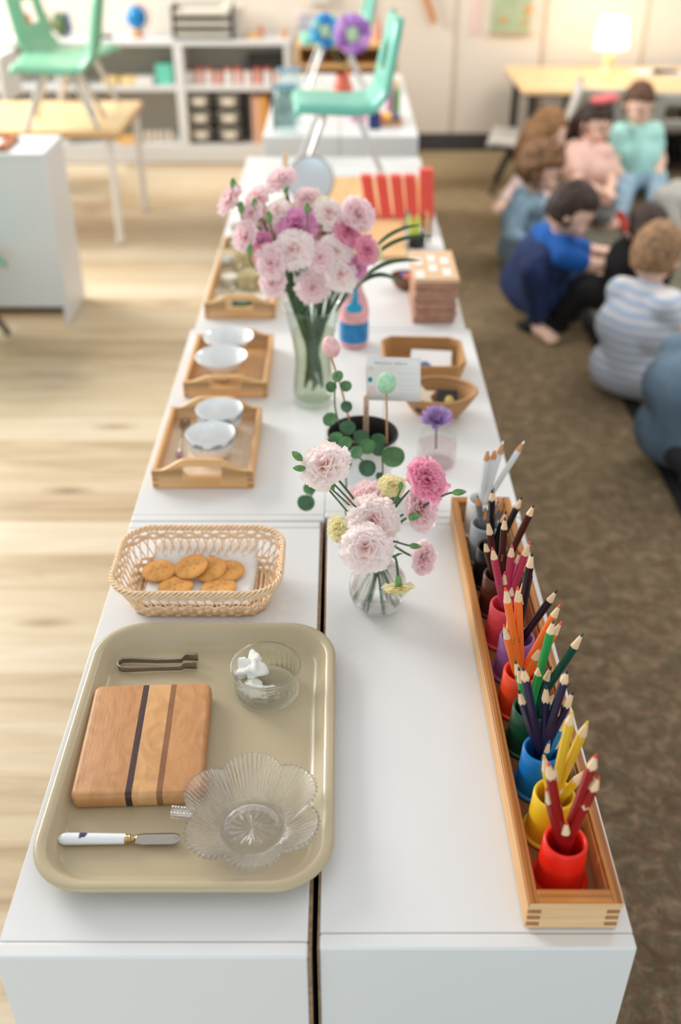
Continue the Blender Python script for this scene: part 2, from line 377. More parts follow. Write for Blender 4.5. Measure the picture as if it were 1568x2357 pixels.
# crystal dish
def dish():
    N = 672; cx, cy = -.092, .682
    t = thing('crystal_dish', 'clear pressed glass flower shaped dish with a short stub handle', 'dish', (cx, cy, TZ))
    lobes = [92, 36, -26, -82, -138, 152]
    def R(a):
        best = 0; d = 999
        for l in lobes:
            x = abs((math.degrees(a) - l + 180) % 360 - 180)
            d = min(d, x)
        return .0735 * (1 - .20 * (d / 31) ** 2.2)
    m = MB(); loops = []
    nv = 14
    def P(a, s, outer):
        # s 0..1 centre ring to rim
        Rr = R(a); r0 = .034
        r = r0 + (Rr - r0) * s
        z = .0055 + .030 * (s ** 1.25) + (.003 if s > .98 else 0) * 0
        flute = max(0, min(1, (s - .02) * 8))
        if outer:
            z -= .0032 + .0 * s; r += .0012 * s
            rip = .0016 * cos(84 * a) * flute
            z -= rip * .9; r += rip * .7
        else:
            rip = .0004 * cos(84 * a) * flute; z += rip
            cut = abs(sin(12 * a)) * sin(PI * min(1, s * 2)) * .0005; z -= cut
        return (r * cos(a), r * sin(a), max(z, .0003))
    angs = [2 * PI * j / N for j in range(N)]
    # inner surface floor
    for r in (.0001, .006, .012, .018, .024, .0265, .030, .034):
        loops.append([(r * cos(a), r * sin(a), .0052 + (.0009 * abs(cos(8 * a)) * min(1, r / .01) if r < .025 else 0) + (.0012 if .026 < r < .027 else 0)) for a in angs])
    for k in range(1, nv + 1):
        loops.append([P(a, k / nv, False) for a in angs])
    rim = []
    for j, a in enumerate(angs):
        p = P(a, 1, False); q = P(a, 1, True); sc = 1 + .028 * (.5 + .5 * cos(84 * a))
        rim.append((p[0] * (1.012) * sc, p[1] * 1.012 * sc, (p[2] + q[2]) / 2))
    loops.append(rim)
    for k in range(nv, 0, -1): loops.append([P(a, k / nv, True) for a in angs])
    for r in (.034, .033, .027, .0265, .020, .012, .006, .0001):
        loops.append([(r * cos(a), r * sin(a), .0004 if r > .0265 else .0012 + .0014 * abs(sin(8 * a + r * 60)) * min(1, r / .008)) for a in angs])
    m.loft(loops, capa=False, capb=False)
    obj('bowl', m, CRYS, t, ang=180)
    m = MB()
    for dx, dy in ((0, -.0036), (0, .0036), (0, 0)):
        pts = [(-.060 - .022 * i / 14, dy, .0245 + .003 * i / 14) for i in range(15)]
        m.tube(pts, [.0034 + .0009 * (i % 2) for i in range(15)] if dy else [.0034] * 15, 10)
    obj('handle', m, CRYS, t)
    return t
dish()
# ramekin
t = thing('glass_ramekin', 'small round ribbed glass bowl holding white food scraps', 'bowl', (-.0889, .888, TZ))
prof = [(0, .0), (.036, .0), (.0385, .0015), (.0392, .004), (.0388, .007), (.0385, .010), (.0395, .031), (.0412, .033), (.0416, .036), (.0424, .0375), (.0425, .041), (.0415, .0425), (.0402, .0425), (.0394, .040), (.0385, .032), (.0365, .008), (.034, .006), (0, .0055)]
m = MB(); m.lathe(prof, 256, rf=lambda a, i: 1 + (.010 * cos(32 * a) if 5 <= i <= 6 else (.004 * cos(80 * a) if 2 <= i <= 3 else 0)))
obj('bowl', m, GLASSG, t, ang=60)
def scrap(name, c, r, seed, label):
    m = MB()
    def fn(d):
        p = d * 1.7 + Vector((seed, seed, 0)); return 1 + .8 * noise.noise(p) + .12 * noise.noise(p * 3)
    m.ell((0, 0, 0), r, 40, fn=fn)
    o = obj(name, m, mat('egg_white', (240, 238, 232), .6), loc=c, ang=180); tag(o, label, 'food scrap', 'white scraps in the glass bowl')
scrap('food_scrap', (-.108, .903, TZ + .023), (.0155, .017, .013), 3.1, 'larger white scrap against the back left wall of the ribbed glass bowl')
scrap('food_scrap', (-.104, .876, TZ + .014), (.0155, .011, .008), 8.4, 'white scrap against the front left wall of the ribbed glass bowl')
scrap('food_scrap', (-.084, .882, TZ + .009), (.007, .004, .003), 5.2, 'tiny white scrap in the middle of the ribbed glass bowl')
# butter knife
kx = (-.290, -.2205, -.211, -.1637); ky = .665
t = thing('butter_knife', 'small spreading knife with a white porcelain handle', 'knife', (-.227, ky, TZ)); 
m = MB(); n = 22; L0 = kx[1] - kx[0]
for ring in [1]:
    loops = []
    for i in range(n + 1):
        s = i / n; rr_ = .0066 * min(1, math.sqrt(max(0, 1 - (1 - min(1, s / .16)) ** 2)) + .02) * (1 - .18 * s)
        loops.append([(kx[0] + L0 * s, ky + rr_ * 1.05 * cos(a), TZ + .0062 + rr_ * .85 * sin(a)) for a in [2 * PI * j / 20 for j in range(20)]])
    m.loft(loops)
hm = NT('porcelain_with_blue_flowers'); tcn = hm.n('ShaderNodeTexCoord'); vn = hm.n('ShaderNodeTexVoronoi', i_Scale=46.0); hm.l(tcn.outputs['Object'], vn.inputs['Vector'])
nn = hm.n('ShaderNodeTexNoise', i_Scale=170.0); hm.l(tcn.outputs['Object'], nn.inputs['Vector'])
ra = hm.n('ShaderNodeValToRGB'); ra.color_ramp.elements[0].position = .16; ra.color_ramp.elements[1].position = .2
mu = hm.n('ShaderNodeMath', operation='MULTIPLY'); hm.l(vn.outputs[0], mu.inputs[0]); 
m2 = hm.n('ShaderNodeMath', operation='ADD'); hm.l(nn.outputs[0], m2.inputs[0]); m2.inputs[1].default_value = .2; hm.l(m2.outputs[0], mu.inputs[1])
hm.l(mu.outputs[0], ra.inputs[0]); ra.color_ramp.elements[0].color = lin((34, 42, 96)); ra.color_ramp.elements[1].color = lin((232, 236, 240))
hm.l(ra.outputs[0], hm.b.inputs['Base Color']); hm.b.inputs['Roughness'].default_value = .1; hm.b.inputs['Coat Weight'].default_value = .4
obj('handle', m, hm.m, t, W=True)
m = MB(); m.tube([(kx[1] + i * .0008, ky, TZ + .006) for i in range(13)], [.0048, .0052, .0048, .0042, .0038, .0046, .0050, .0046, .0034, .0042, .0038, .0028, .0024], 16)
obj('ferrule', m, mat('gilt_metal', (206, 178, 132), .25, 1), t, W=True)
m = MB()
def bl(s, tt):
    wd = .0068 * (math.sqrt(max(0, 1 - max(0, (s - .8) / .2) ** 2)) * .98 + .0) * (.75 + .25 * min(1, s * 5))
    return (kx[2] + (kx[3] - kx[2]) * s, ky + (tt * 2 - 1) * wd + .0005, TZ + .0046 + .0012 * s + .0007 * (1 - (tt * 2 - 1) ** 2))
m.grid(bl, 24, 8); obj('blade', m, STEEL, t, W=True, solid=.0012, ang=180)
# sugar tongs
t = thing('serving_tongs', 'small flat metal tongs lying open on the beige tray', 'tongs', (-.226, .924, TZ))
def strip(pts, hw):
    m = MB(); k = len(pts)
    def f(s, tt):
        i = min(k - 1, round(s * (k - 1))); p = pts[i]; return (p[0], p[1], TZ + .0015 + hw[i] * 2 * tt + .0)
    m.grid(f, k - 1, 3); return m
P1 = [on(456, 1514, TZ + .006), on(428, 1513, TZ + .006), on(418, 1519, TZ + .006), on(360, 1520, TZ + .006), on(300, 1518, TZ + .006), on(282, 1519, TZ + .006), on(274, 1524, TZ + .006), on(272, 1530, TZ + .006)]
P2 = [on(273, 1536, TZ + .006), on(280, 1540, TZ + .006), on(300, 1540, TZ + .006), on(360, 1537, TZ + .006), on(415, 1536, TZ + .006), on(424, 1532, TZ + .006), on(453, 1533, TZ + .006)]
hw = [.006, .006, .0035, .0035, .0042, .0042, .0042, .0042] + [.0042, .0042, .0042, .0035, .0035, .006, .006]
obj('tong_arms', strip(P1 + P2, hw), mat('dull_silver', (158, 148, 136), .3, 1), t, W=True, solid=.0012, ang=60)

# ------------------------------------------------------------------ wicker cracker basket
def wicker(name, base, top, z0, z1, label, cx, cy, col=((232, 194, 150), (246, 220, 186)), rot=0, rw=.0021, rows=6, gap=(.42, .72), nrib=52):
    WM = woodmat('wicker_' + name, col[0], col[1], 0, 60, 1.5, rough=.6)
    t = thing('wicker_basket', label, 'basket', (cx, cy, z0), rot)
    def path(s, k):
        # level s (0..1) point at fraction k around
        hx = base[0] + (top[0] - base[0]) * s; hy = base[1] + (top[1] - base[1]) * s; r = base[2] + (top[2] - base[2]) * s
        per = [2 * (hx - r), PI * r / 2, 2 * (hy - r), PI * r / 2] * 2
        segs = [('x', 1), None, None, None]
        P = 4 * (hx - r) + 4 * (hy - r) + 2 * PI * r; d = (k % 1) * P
        seq = [(2 * (hy - r), 'R'), (PI * r / 2, 'TR'), (2 * (hx - r), 'T'), (PI * r / 2, 'TL'), (2 * (hy - r), 'L'), (PI * r / 2, 'BL'), (2 * (hx - r), 'B'), (PI * r / 2, 'BR')]
        for ln, nm in seq:
            if d <= ln or nm == 'BR':
                if nm == 'R': return Vector((hx, -(hy - r) + d, 0)), Vector((1, 0, 0))
                if nm == 'T': return Vector((hx - r - d, hy, 0)), Vector((0, 1, 0))
                if nm == 'L': return Vector((-hx, hy - r - d, 0)), Vector((-1, 0, 0))
                if nm == 'B': return Vector((-(hx - r) + d, -hy, 0)), Vector((0, -1, 0))
                a0 = {'TR': 0, 'TL': PI / 2, 'BL': PI, 'BR': 1.5 * PI}[nm]; a = a0 + d / max(r, 1e-6)
                c = {'TR': (1, 1), 'TL': (-1, 1), 'BL': (-1, -1), 'BR': (1, -1)}[nm]
                n = Vector((cos(a), sin(a), 0)); return Vector((c[0] * (hx - r), c[1] * (hy - r), 0)) + n * r, n
            d -= ln
    H = z1 - z0
    m = MB(); N = nrib * 6
    zs = [(.04 + .3 * i / 3) for i in range(4)] + [.78, .86]
    for ri, s in enumerate(zs):
        pts = []
        for j in range(N + 1):
            p, n = path(s, j / N); ph = (j / N) * nrib * PI + (ri % 2) * PI
            pts.append(p + n * (rw * .9 * sin(ph)) + Vector((0, 0, H * s + .0006 * sin(j * .7 + ri))))
        for dz in (-rw * .5, rw * .5): m.tube([p + Vector((0, 0, dz)) for p in pts], rw * .62, 5, cap=False)
    obj('woven_wall', m, WM, t, ang=180)
    m = MB()   # crossing open-work strands + ribs
    for i in range(nrib):
        k = i / nrib
        for sgn in (-1, 1):
            pts = []
            for j in range(7):
                s = j / 6; p, n = path(s, k + sgn * .022 * (max(0, s - .3)) / .7); pts.append(p + n * .0009 * sgn + Vector((0, 0, H * s)))
            m.tube(pts, rw * .5, 5)
    obj('rib', m, WM, t, ang=180)
    m = MB()   # braided rim
    for st in range(4):
        pts = []
        for j in range(N + 1):
            p, n = path(1, j / N); ph = j / N * nrib * PI * .9 + st * PI / 2
            pts.append(p + n * (.0026 * cos(ph)) + Vector((0, 0, H + .0034 * sin(ph))))
        m.tube(pts, rw * .8, 5, cap=False)
        pts = []
        for j in range(N + 1):
            p, n = path(.0, j / N); ph = j / N * nrib * PI * .9 + st * PI / 2
            pts.append(p + n * (.0018 * cos(ph)) + Vector((0, 0, .0035 + .0022 * sin(ph))))
        m.tube(pts, rw * .7, 5, cap=False)
    obj('braided_rim', m, WM, t, ang=180)
    m = MB(); nb = 26
    for i in range(nb):
        x = -base[0] + 2 * base[0] * (i + .5) / nb
        yy = base[1] if abs(x) < base[0] - base[2] else base[1] - base[2] + math.sqrt(max(0, base[2] ** 2 - (abs(x) - base[0] + base[2]) ** 2))
        m.tube([(x, -yy + 2 * yy * j / 24, .004 + .0012 * sin(j * PI / 2 + i * PI)) for j in range(25)], .0030, 5)
    obj('base', m, WM, t, ang=180)
    return t
wicker('cracker', (.090, .050, .030), (.111, .0755, .042), TOP + .001, TOP + .0565, 'open work wicker basket holding round crackers on a white napkin', -.190, 1.083)
m = MB()
def nap(s, tt):
    x = -.268 + .148 * s; y = 1.043 + .114 * tt; z = .6312 + max(0, tt - .76) / .24 * .025 + .0006 * sin(9 * s)
    return (x + .004 * tt, y, z)
m.grid(nap, 16, 16); o = obj('paper_napkin', m, PAPER, solid=.0012, ang=180); tag(o, 'folded white paper napkin under the crackers in the basket', 'napkin')
CRK = mat('cracker_crust', (222, 160, 84), .75, bump=.4, bscale=140, var=.12, vscale=60)
def cracker(loc, rx, ry, label):
    m = MB(); n = 120; R = .0238; loops = []
    def hole(x, y): return any((x - a) ** 2 + (y - b) ** 2 < .0000016 for a, b in [(.0, .0), (.011, 0), (-.011, 0), (.0055, .0095), (-.0055, .0095), (.0055, -.0095), (-.0055, -.0095)])
    for r, z in ((.0001, 0), (.4, 0), (.8, .0002), (.97, .0007), (1, .0016), (.985, .0028), (.9, .0036), (.78, .0041), (.66, .0043), (.54, .0044), (.42, .0045), (.3, .0045), (.18, .0045), (.06, .0045), (.0001, .0045)):
        loops.append([(r * R * (1 + (.022 * cos(30 * a) if .96 < r else 0)) * cos(a), r * R * (1 + (.022 * cos(30 * a) if .96 < r else 0)) * sin(a),
                       z - (.0022 if z > .004 and hole(r * R * cos(a), r * R * sin(a)) else 0) + .0004 * noise.noise(Vector((r * 6 * cos(a), r * 6 * sin(a), loc[0] * 99)))) for a in [2 * PI * j / n for j in range(n)]])
    m.loft(loops, capa=False, capb=False)
    o = obj('cracker', m, CRK, ang=70); o.location = loc; o.rotation_euler = (rx, ry, random.random()); tag(o, label, 'cracker', 'round crackers in the wicker basket')
for u, v, z, rx, ry, lb in ((366, 1316, .637, .0, -.05, 'leftmost golden round cracker in the wicker basket, lying alone'),
                            (524, 1316, .6365, 0, 0, 'round cracker at the right end of the overlapping row, lowest of the three'),
                            (483, 1312, .640, .05, -.16, 'middle cracker of the three overlapping ones'),
                            (441, 1306, .6445, .12, -.2, 'uppermost tilted cracker at the left end of the overlapping row'),
                            (405, 1352, .636, -.06, 0, 'pale cracker at the front left, partly behind the basket rim'),
                            (504, 1354, .6355, -.06, .0, 'pale cracker at the front right, mostly behind the basket rim')):
    cracker(on(u, v, z), rx, ry, lb)
bpy.context.view_layer.update()
#@@PART2
# ------------------------------------------------------------------ long pencil box
bx0, bx1, by0, by1 = .1745, .2615, .5685, 1.2640
t = thing('pencil_box', 'long narrow wooden box with plywood rim along the right edge, holding the coloured cups', 'box', (.218, .916, TOP))
SK = .0075   # box stands slightly skewed
def skx(y): return -SK * (y - by0) / (by1 - by0)
def skbox(m, x0, x1, y0, y1, z0, z1, mi=0):
    vs = [(x + skx(y), y, z) for z in (z0, z1) for y in (y0, y1) for x in (x0, x1)]
    return m.add(vs, [(0, 2, 3, 1), (4, 5, 7, 6), (0, 1, 5, 4), (1, 3, 7, 5), (3, 2, 6, 7), (2, 0, 4, 6)], mi)
zt, zb = TOP + .0405, TOP + .001
obj('bottom_board', skbox(MB(), bx0 + .006, bx1 - .006, by0 + .006, by1 - .006, zb, zb + .006), woodmat('box_floor', (130, 78, 38), (164, 104, 54), 1, 10, 14), t, W=True)
for xa, xb in ((bx0, bx0 + .0090), (bx1 - .0095, bx1)):
    obj('side_board', skbox(MB(), xa, xb, by0 + .001, by1 - .001, zb, zt - .008), BEECHY, t, W=True, bevel=.0008)
for ya, yb in ((by0, by0 + .0095), (by1 - .0095, by1)):
    e = obj('end_board', skbox(MB(), bx0 + .0005, bx1 - .0005, ya, yb, zb, zt - .008), PINE, t, W=True, bevel=.0008)
m = MB()
for x in (bx0 + .0005, bx1 - .013):
    for z in (.006, .0155, .0245): skbox(m, x, x + .012, by0 - .0004, by0 + .002, TOP + z, TOP + z + .005)
obj('finger_joint', m, woodmat('joint_end_grain', (148, 96, 52), (176, 122, 72), 2, 90, 3), t, W=True)
rx0, rx1 = bx0 + .0004, bx1 + .001
obj('rim_rail', skbox(MB(), rx0, rx0 + .0092, by0 - .0005, by1 + .001, zt - .0082, zt), PLYE, t, W=True, bevel=.0008)
obj('rim_rail', skbox(MB(), rx1 - .0095, rx1, by0 - .0005, by1 + .001, zt - .0082, zt), PLYE, t, W=True, bevel=.0008)
obj('rim_rail', skbox(MB(), rx0 + .0092, rx1 - .0095, by0 - .0005, by0 + .0145, zt - .0082, zt), PLYEX, t, W=True, bevel=.0008)
obj('rim_rail', skbox(MB(), rx0 + .0092, rx1 - .0095, by1 - .0125, by1 + .001, zt - .0082, zt), PLYEX, t, W=True, bevel=.0008)
obj('rim_rail_face', skbox(MB(), rx0 + .0005, rx1 - .0005, by0 - .0012, by0 + .001, zt - .009, zt - .0012), PINE, t, W=True, bevel=.0006)

# cups and pencils: name, rgb, y, x, pencils (tip u, tip v, barrel colour, lead colour, hexagonal sharpened scallop?)
WT = woodmat('sharpened_wood', (228, 190, 146), (244, 216, 180), 2, 60, 6, rough=.7)
WTO = woodmat('sharpened_wood_orange', (196, 134, 84), (216, 158, 106), 2, 60, 6, rough=.7)
def paint(n, c): return mat(n, c, .34, spec=.35)
PC = {
 'white': ((226, 228, 228), (240, 240, 240)), 'grey': ((112, 114, 116), (96, 118, 132)), 'black': ((24, 24, 26), (22, 24, 28)),
 'brown': ((70, 26, 20), (84, 30, 30)), 'pink': ((184, 54, 84), (226, 70, 86)), 'light pink': ((206, 92, 138), (186, 44, 48)), 'purple': ((36, 20, 32), (40, 22, 36)),
 'orange': ((246, 116, 44), (238, 88, 48)), 'green': ((36, 148, 68), (32, 82, 44)), 'dark green': ((14, 70, 54), (18, 66, 54)),
 'navy': ((32, 26, 62), (36, 30, 74)), 'blue': ((36, 130, 176), (24, 132, 190)), 'yellow': ((226, 186, 40), (228, 184, 46)), 'red': ((146, 18, 20), (226, 62, 44)),
}
CUPS = [
 ('white', (236, 234, 230), 1.222, .2065, [(1124, 1031, 'white'), (1141, 1030, 'white'), (1159, 1015, 'white'), (1207.5, 1015, 'white')]),
 ('grey', (156, 160, 162), 1.158, .2045, [(1099, 1139, 'grey'), (1137, 1122, 'grey'), (1161, 1144, 'grey'), (1117.5, 1169, 'grey'), (1146, 1159, 'grey')]),
 ('black', (18, 18, 18), 1.101, .2060, [(1133, 1127, 'black'), (1128, 1149, 'black'), (1202, 1143, 'black'), (1166, 1176, 'black'), (1172, 1214, 'black')]),
 ('brown', (82, 38, 24), 1.040, .2080, [(1123, 1197, 'brown'), (1230, 1161, 'brown'), (1163, 1190, 'brown'), (1116, 1244, 'brown')]),
 ('pink', (228, 72, 80), .978, .2090, [(1133, 1259, 'pink'), (1179, 1253, 'pink'), (1197, 1269, 'light pink'), (1220, 1245, 'pink'), (1162, 1315, 'pink'), (1159, 1333, 'pink'), (1184, 1340, 'pink')]),
 ('purple', (148, 92, 150), .915, .2125, [(1226, 1272, 'purple'), (1224, 1294, 'purple'), (1206, 1334, 'purple'), (1203, 1359, 'purple'), (1283, 1358, 'purple')]),
 ('orange', (240, 74, 36), .856, .2090, [(1163, 1352, 'orange'), (1192, 1350, 'orange'), (1168, 1416, 'orange'), (1160, 1436, 'orange'), (1290, 1391, 'orange'), (1294, 1430, 'orange'), (1246, 1488, 'orange')]),
 ('green', (20, 70, 46), .797, .2110, [(1275, 1426, 'green'), (1343, 1457, 'dark green'), (1186, 1519, 'green'), (1245, 1526, 'green'), (1284, 1594, 'green'), (1269, 1533, 'dark green'), (1194, 1535, 'green')]),
 ('blue', (8, 112, 184), .7365, .2130, [(1204, 1535, 'navy'), (1194, 1588, 'navy'), (1258, 1577, 'navy'), (1307, 1542, 'navy'), (1321, 1591, 'navy'), (1292, 1606, 'navy'), (1266, 1703, 'blue'), (1296, 1690, 'blue'), (1305, 1646, 'blue')]),
 ('yellow', (232, 188, 36), .676, .2145, [(1318, 1636, 'yellow'), (1354, 1659, 'yellow'), (1252, 1737, 'yellow'), (1283, 1764, 'yellow'), (1348, 1773, 'yellow'), (1295, 1790, 'yellow')]),
 ('red', (232, 34, 20), .6195, .2150, [(1262, 1754, 'red'), (1373, 1735, 'red'), (1368, 1762, 'red'), (1380, 1785, 'red'), (1258, 1812, 'red'), (1277, 1828, 'red'), (1359, 1828, 'red'), (1305, 1890, 'red')]),
]
CUPH = .0575; z0c = zb + .0063
def goldtext(s, size, parent, M, matl):
    c = bpy.data.curves.new('imprint', 'FONT'); c.body = s; c.size = size; c.align_x = 'CENTER'; c.align_y = 'CENTER'; c.extrude = .00004
    o = bpy.data.objects.new('imprint', c)
    me = bpy.data.meshes.new_from_object(o); bpy.data.objects.remove(o)
    me.materials.append(matl); o = bpy.data.objects.new('imprint', me); C.objects.link(o); o.parent = parent; o.matrix_local = M
    return o
GOLD = mat('gold_foil', (226, 190, 110), .3, .8)
for name, col, cy, cx, pens in CUPS:
    t = thing('pencil_cup', '%s wooden cup in the long box, full of %s pencils' % (name, {'blue': 'navy and blue', 'purple': 'dark purple'}.get(name, name)), 'cup', (cx, cy, z0c), 0, 'coloured cups in the long box')
    m = MB(); n = 48
    m.lathe([(.0, .004), (.0172, .004), (.0174, CUPH - .002), (.0180, CUPH - .0003), (.0194, CUPH), (.0206, CUPH - .0006), (.0211, CUPH - .002), (.0220, CUPH * .6), (.0238, .005), (.0240, .0038)], n)
    cm = mat(name + '_cup_paint', col, .3, spec=.4)
    obj('cup_body', m, cm, t, ang=60)
    m = MB(); m.lathe([(.0, .0), (.0272, .0), (.0280, .0012), (.0278, .003), (.0270, .0038), (.0, .0039)], n)
    obj('base_flange', m, cm, t, ang=50)
    order = sorted(range(len(pens)), key=lambda i: pens[i][0])
    rank = {i: k for k, i in enumerate(order)}
    for i, (u, v, pc) in enumerate(pens):
        random.seed(hash((u, v)) % 1000)
        dy = .004 * ((i % 3) - 1)
        stub = name == 'red' and v > 1880
        tip = at(u, v, cy + dy - (.006 if stub else 0))
        dx = max(-.013, min(.013, -(tip.x - cx) * .35 + .002 * ((i * 7) % 3 - 1)))
        base = Vector((cx + dx, cy - dy * 1.2 + .004 * ((i * 5) % 3 - 1), z0c + .006))
        # keep the shaft inside the rim
        ax = tip - base; k = (CUPH - .006) / max(ax.z, .03)
        off = Vector((base.x + ax.x * k - cx, base.y + ax.y * k - cy))
        lim = .0122
        if off.length > lim:
            want = off.normalized() * lim
            # solve base so that the shaft crosses the rim at 'want'
            bx_ = (cx + want.x - tip.x * k) / (1 - k); by_ = (cy + want.y - tip.y * k) / (1 - k)
            base = Vector((bx_, by_, base.z)); o2 = Vector((bx_ - cx, by_ - cy))
            if o2.length > .0125: o2 = o2.normalized() * .0125; base.x, base.y = cx + o2.x, cy + o2.y
        ax = tip - base; Lp = ax.length; q = ax.to_track_quat('Z', 'Y')
        pcol, lead = PC[pc]
        R = .0046 if name != 'red' else .0049
        order_txt = 'its tip ' + ('leftmost' if rank[i] == 0 else 'rightmost' if rank[i] == len(pens) - 1 else ORD[rank[i]] + ' from the left')
        p = thing('colored_pencil', '%s pencil standing in the %s cup, %s' % (pc, name, order_txt), 'pencil', base, 0, 'pencils in the %s cup' % name)
        p.rotation_mode = 'QUATERNION'; p.rotation_quaternion = q @ Matrix.Rotation(random.random() * 2, 3, 'Z').to_quaternion()
        hexa = pc in ('white', 'black', 'grey', 'red', 'yellow', 'navy') and not stub
        nn_ = 24; tl = .0175 + random.uniform(-.002, .004); zl = Lp - tl
        m = MB(); loops = []
        def hr(a): return R * (1.0 if not hexa else (cos(PI / 6) / cos(((a + PI / 6) % (PI / 3)) - PI / 6)) * 1.03)
        an = [2 * PI * j / nn_ for j in range(nn_)]
        for z in (0, .001, zl):
            loops.append([(hr(a) * (.9 if z == 0 else 1) * cos(a), hr(a) * (.9 if z == 0 else 1) * sin(a), z + ((-.0018 if hexa else -.0004) * cos(6 * a) if z == zl else 0)) for a in an])
        m.loft(loops, capb=False)
        obj('barrel', m, paint(pc.replace(' ', '_') + '_pencil_paint', pcol), p, ang=30 if hexa else 60)
        m = MB(); lr = .0017; zt_ = Lp - .0045
        loops = [[(hr(a) * .985 * cos(a), hr(a) * .985 * sin(a), zl - .0022 + (-.0018 if hexa else -.0004) * cos(6 * a)) for a in an],
                 [(hr(a) * .96 * cos(a), hr(a) * .96 * sin(a), zl + (-.0018 if hexa else -.0004) * cos(6 * a)) for a in an],
                 [(lr * cos(a), lr * sin(a), zt_) for a in an]]
        m.loft(loops); obj('sharpened_end', m, WTO if pc in ('white', 'grey') else WT, p, ang=60)
        m = MB(); m.loft([[(lr * 1.02 * cos(a), lr * 1.02 * sin(a), zt_ - .0002) for a in an], [(.0009 * cos(a), .0009 * sin(a), Lp - .0008) for a in an], [(.0003 * cos(a), .0003 * sin(a), Lp) for a in an]])
        obj('lead', m, mat(pc.replace(' ', '_') + '_lead', lead, .5), p, ang=60)
        if (u, v) in ((1163, 1190), (1133, 1259), (1224, 1294), (1163, 1352), (1192, 1350), (1123, 1197)):
            # imprint runs down the barrel and faces the viewer
            d = ax.normalized(); view = (Vector((0, 0, CH)) - base); vn = (view - d * view.dot(d)).normalized()
            xax = -d; yax = vn.cross(xax)
            Mw = Matrix((xax, yax, vn)).transposed().to_4x4(); Mw.translation = base + d * (Lp * .58) + vn * (R * 1.02)
            Mp = Matrix.LocRotScale(base, p.rotation_quaternion, None)
            goldtext('Prang', .0042, p, Mp.inverted() @ Mw, GOLD)

# ------------------------------------------------------------------ carnations
def petalmat(name, edge, core):
    if name in MC: return MC[name]
    q = NT(name); a = q.n('ShaderNodeAttribute', attribute_name='core')
    r = q.n('ShaderNodeValToRGB'); q.l(a.outputs['Fac'], r.inputs[0]); e = r.color_ramp.elements
    e[0].position = 0; e[0].color = lin(core); e[1].position = .55; e[1].color = lin(edge)
    q.l(r.outputs[0], q.b.inputs['Base Color']); q.b.inputs['Roughness'].default_value = .75; q.b.inputs['Specular IOR Level'].default_value = .2
    tr = q.n('ShaderNodeBsdfTranslucent'); q.l(r.outputs[0], tr.inputs[0]); mx = q.n('ShaderNodeMixShader'); mx.inputs[0].default_value = .5
    q.l(q.b.outputs[0], mx.inputs[1]); q.l(tr.outputs[0], mx.inputs[2]); q.l(mx.outputs[0], q.out.inputs[0])
    MC[name] = q.m; return q.m
FCOL = {'pale pink': ((255, 245, 242), (254, 210, 204)), 'light pink': ((254, 236, 237), (252, 200, 206)), 'deep pink': ((248, 186, 208), (230, 110, 156)),
        'magenta': ((242, 180, 216), (210, 80, 150)), 'yellow': ((252, 246, 208), (244, 228, 156))}
def bloom_mesh(seed, npet, key, nu=7, nv=12):
    rnd = random.Random(seed); vs = []; fs = []; core = []
    ga = 2.39996
    for k in range(npet):
        f = (k + .5) / npet
        th = 1.62 * f ** .62 + rnd.uniform(-.1, .1)           # tilt away from the axis
        ph = ga * k + rnd.uniform(-.25, .25)
        L = (.62 + .42 * f) * rnd.uniform(.88, 1.06); Wd = (.52 + .30 * f) * rnd.uniform(.85, 1.15)
        amp = .12 * rnd.uniform(.6, 1.4); kk = rnd.uniform(2.4, 4.6); p0 = rnd.uniform(0, 6); tw = rnd.uniform(-.5, .5); curl = rnd.uniform(.1, .55)
        o = len(vs)
        for i in range(nu + 1):
            s = i / nu
            for j in range(nv + 1):
                tt = j / nv * 2 - 1
                al = L * s * (1 - .16 * tt * tt * s) + (.035 * ((j % 2) * 2 - 1) * (s ** 6))
                wx = Wd * (s ** .75) * tt * (1 - .12 * s)
                nz = amp * s * s * sin(kk * tt * 1.6 + p0) - curl * .35 * s * s + .18 * (tt * tt) * s + .03 * noise.noise(Vector((wx * 9, al * 9, seed + k)))
                c, d = cos(tw * s), sin(tw * s); wx, nz = wx * c - nz * d * .3, nz * c + wx * d * .3
                # local: al along axis direction tilted by th, nz toward the axis
                x = al * sin(th) - nz * cos(th); z = al * cos(th) + nz * sin(th)
                vs.append((x * cos(ph) - wx * sin(ph), x * sin(ph) + wx * cos(ph), z * .66 - .10))
                core.append(min(1, s * 1.0 * (.55 + .5 * f)))
        for i in range(nu):
            for j in range(nv):
                a = o + i * (nv + 1) + j; fs.append((a, a + nv + 1, a + nv + 2, a + 1))
    me = bpy.data.meshes.new('bloom'); me.from_pydata(vs, [], fs); me.update(); me.shade_smooth()
    at_ = me.attributes.new('core', 'FLOAT', 'POINT'); at_.data.foreach_set('value', core)
    me.materials.append(petalmat('petal_' + key.replace(' ', '_'), *FCOL[key]))
    return me
BM = {}
def bloom_for(key, i, big):
    k = (key, i % 3, big)
    if k not in BM: BM[k] = bloom_mesh(i % 3 * 11 + len(key), 34 if big else 28, key, 7 if big else 5, 14 if big else 9)
    return BM[k]
def calyx_mb(R):
    m = MB(); m.lathe([(.05 * R, -.98 * R), (.17 * R, -.86 * R), (.24 * R, -.6 * R), (.27 * R, -.25 * R), (.36 * R, -.02 * R), (.20 * R, .05 * R)], 12, rf=lambda a, i: 1 + (.18 * cos(5 * a) if i > 3 else 0)); return m
def bez(p, n=14):
    out = []; k = len(p) - 1
    for i in range(n + 1):
        s = i / n; q = Vector((0, 0, 0))
        for j, c in enumerate(p): q += Vector(c) * (math.comb(k, j) * s ** j * (1 - s) ** (k - j))
        out.append(q)
    return out
NF = {}
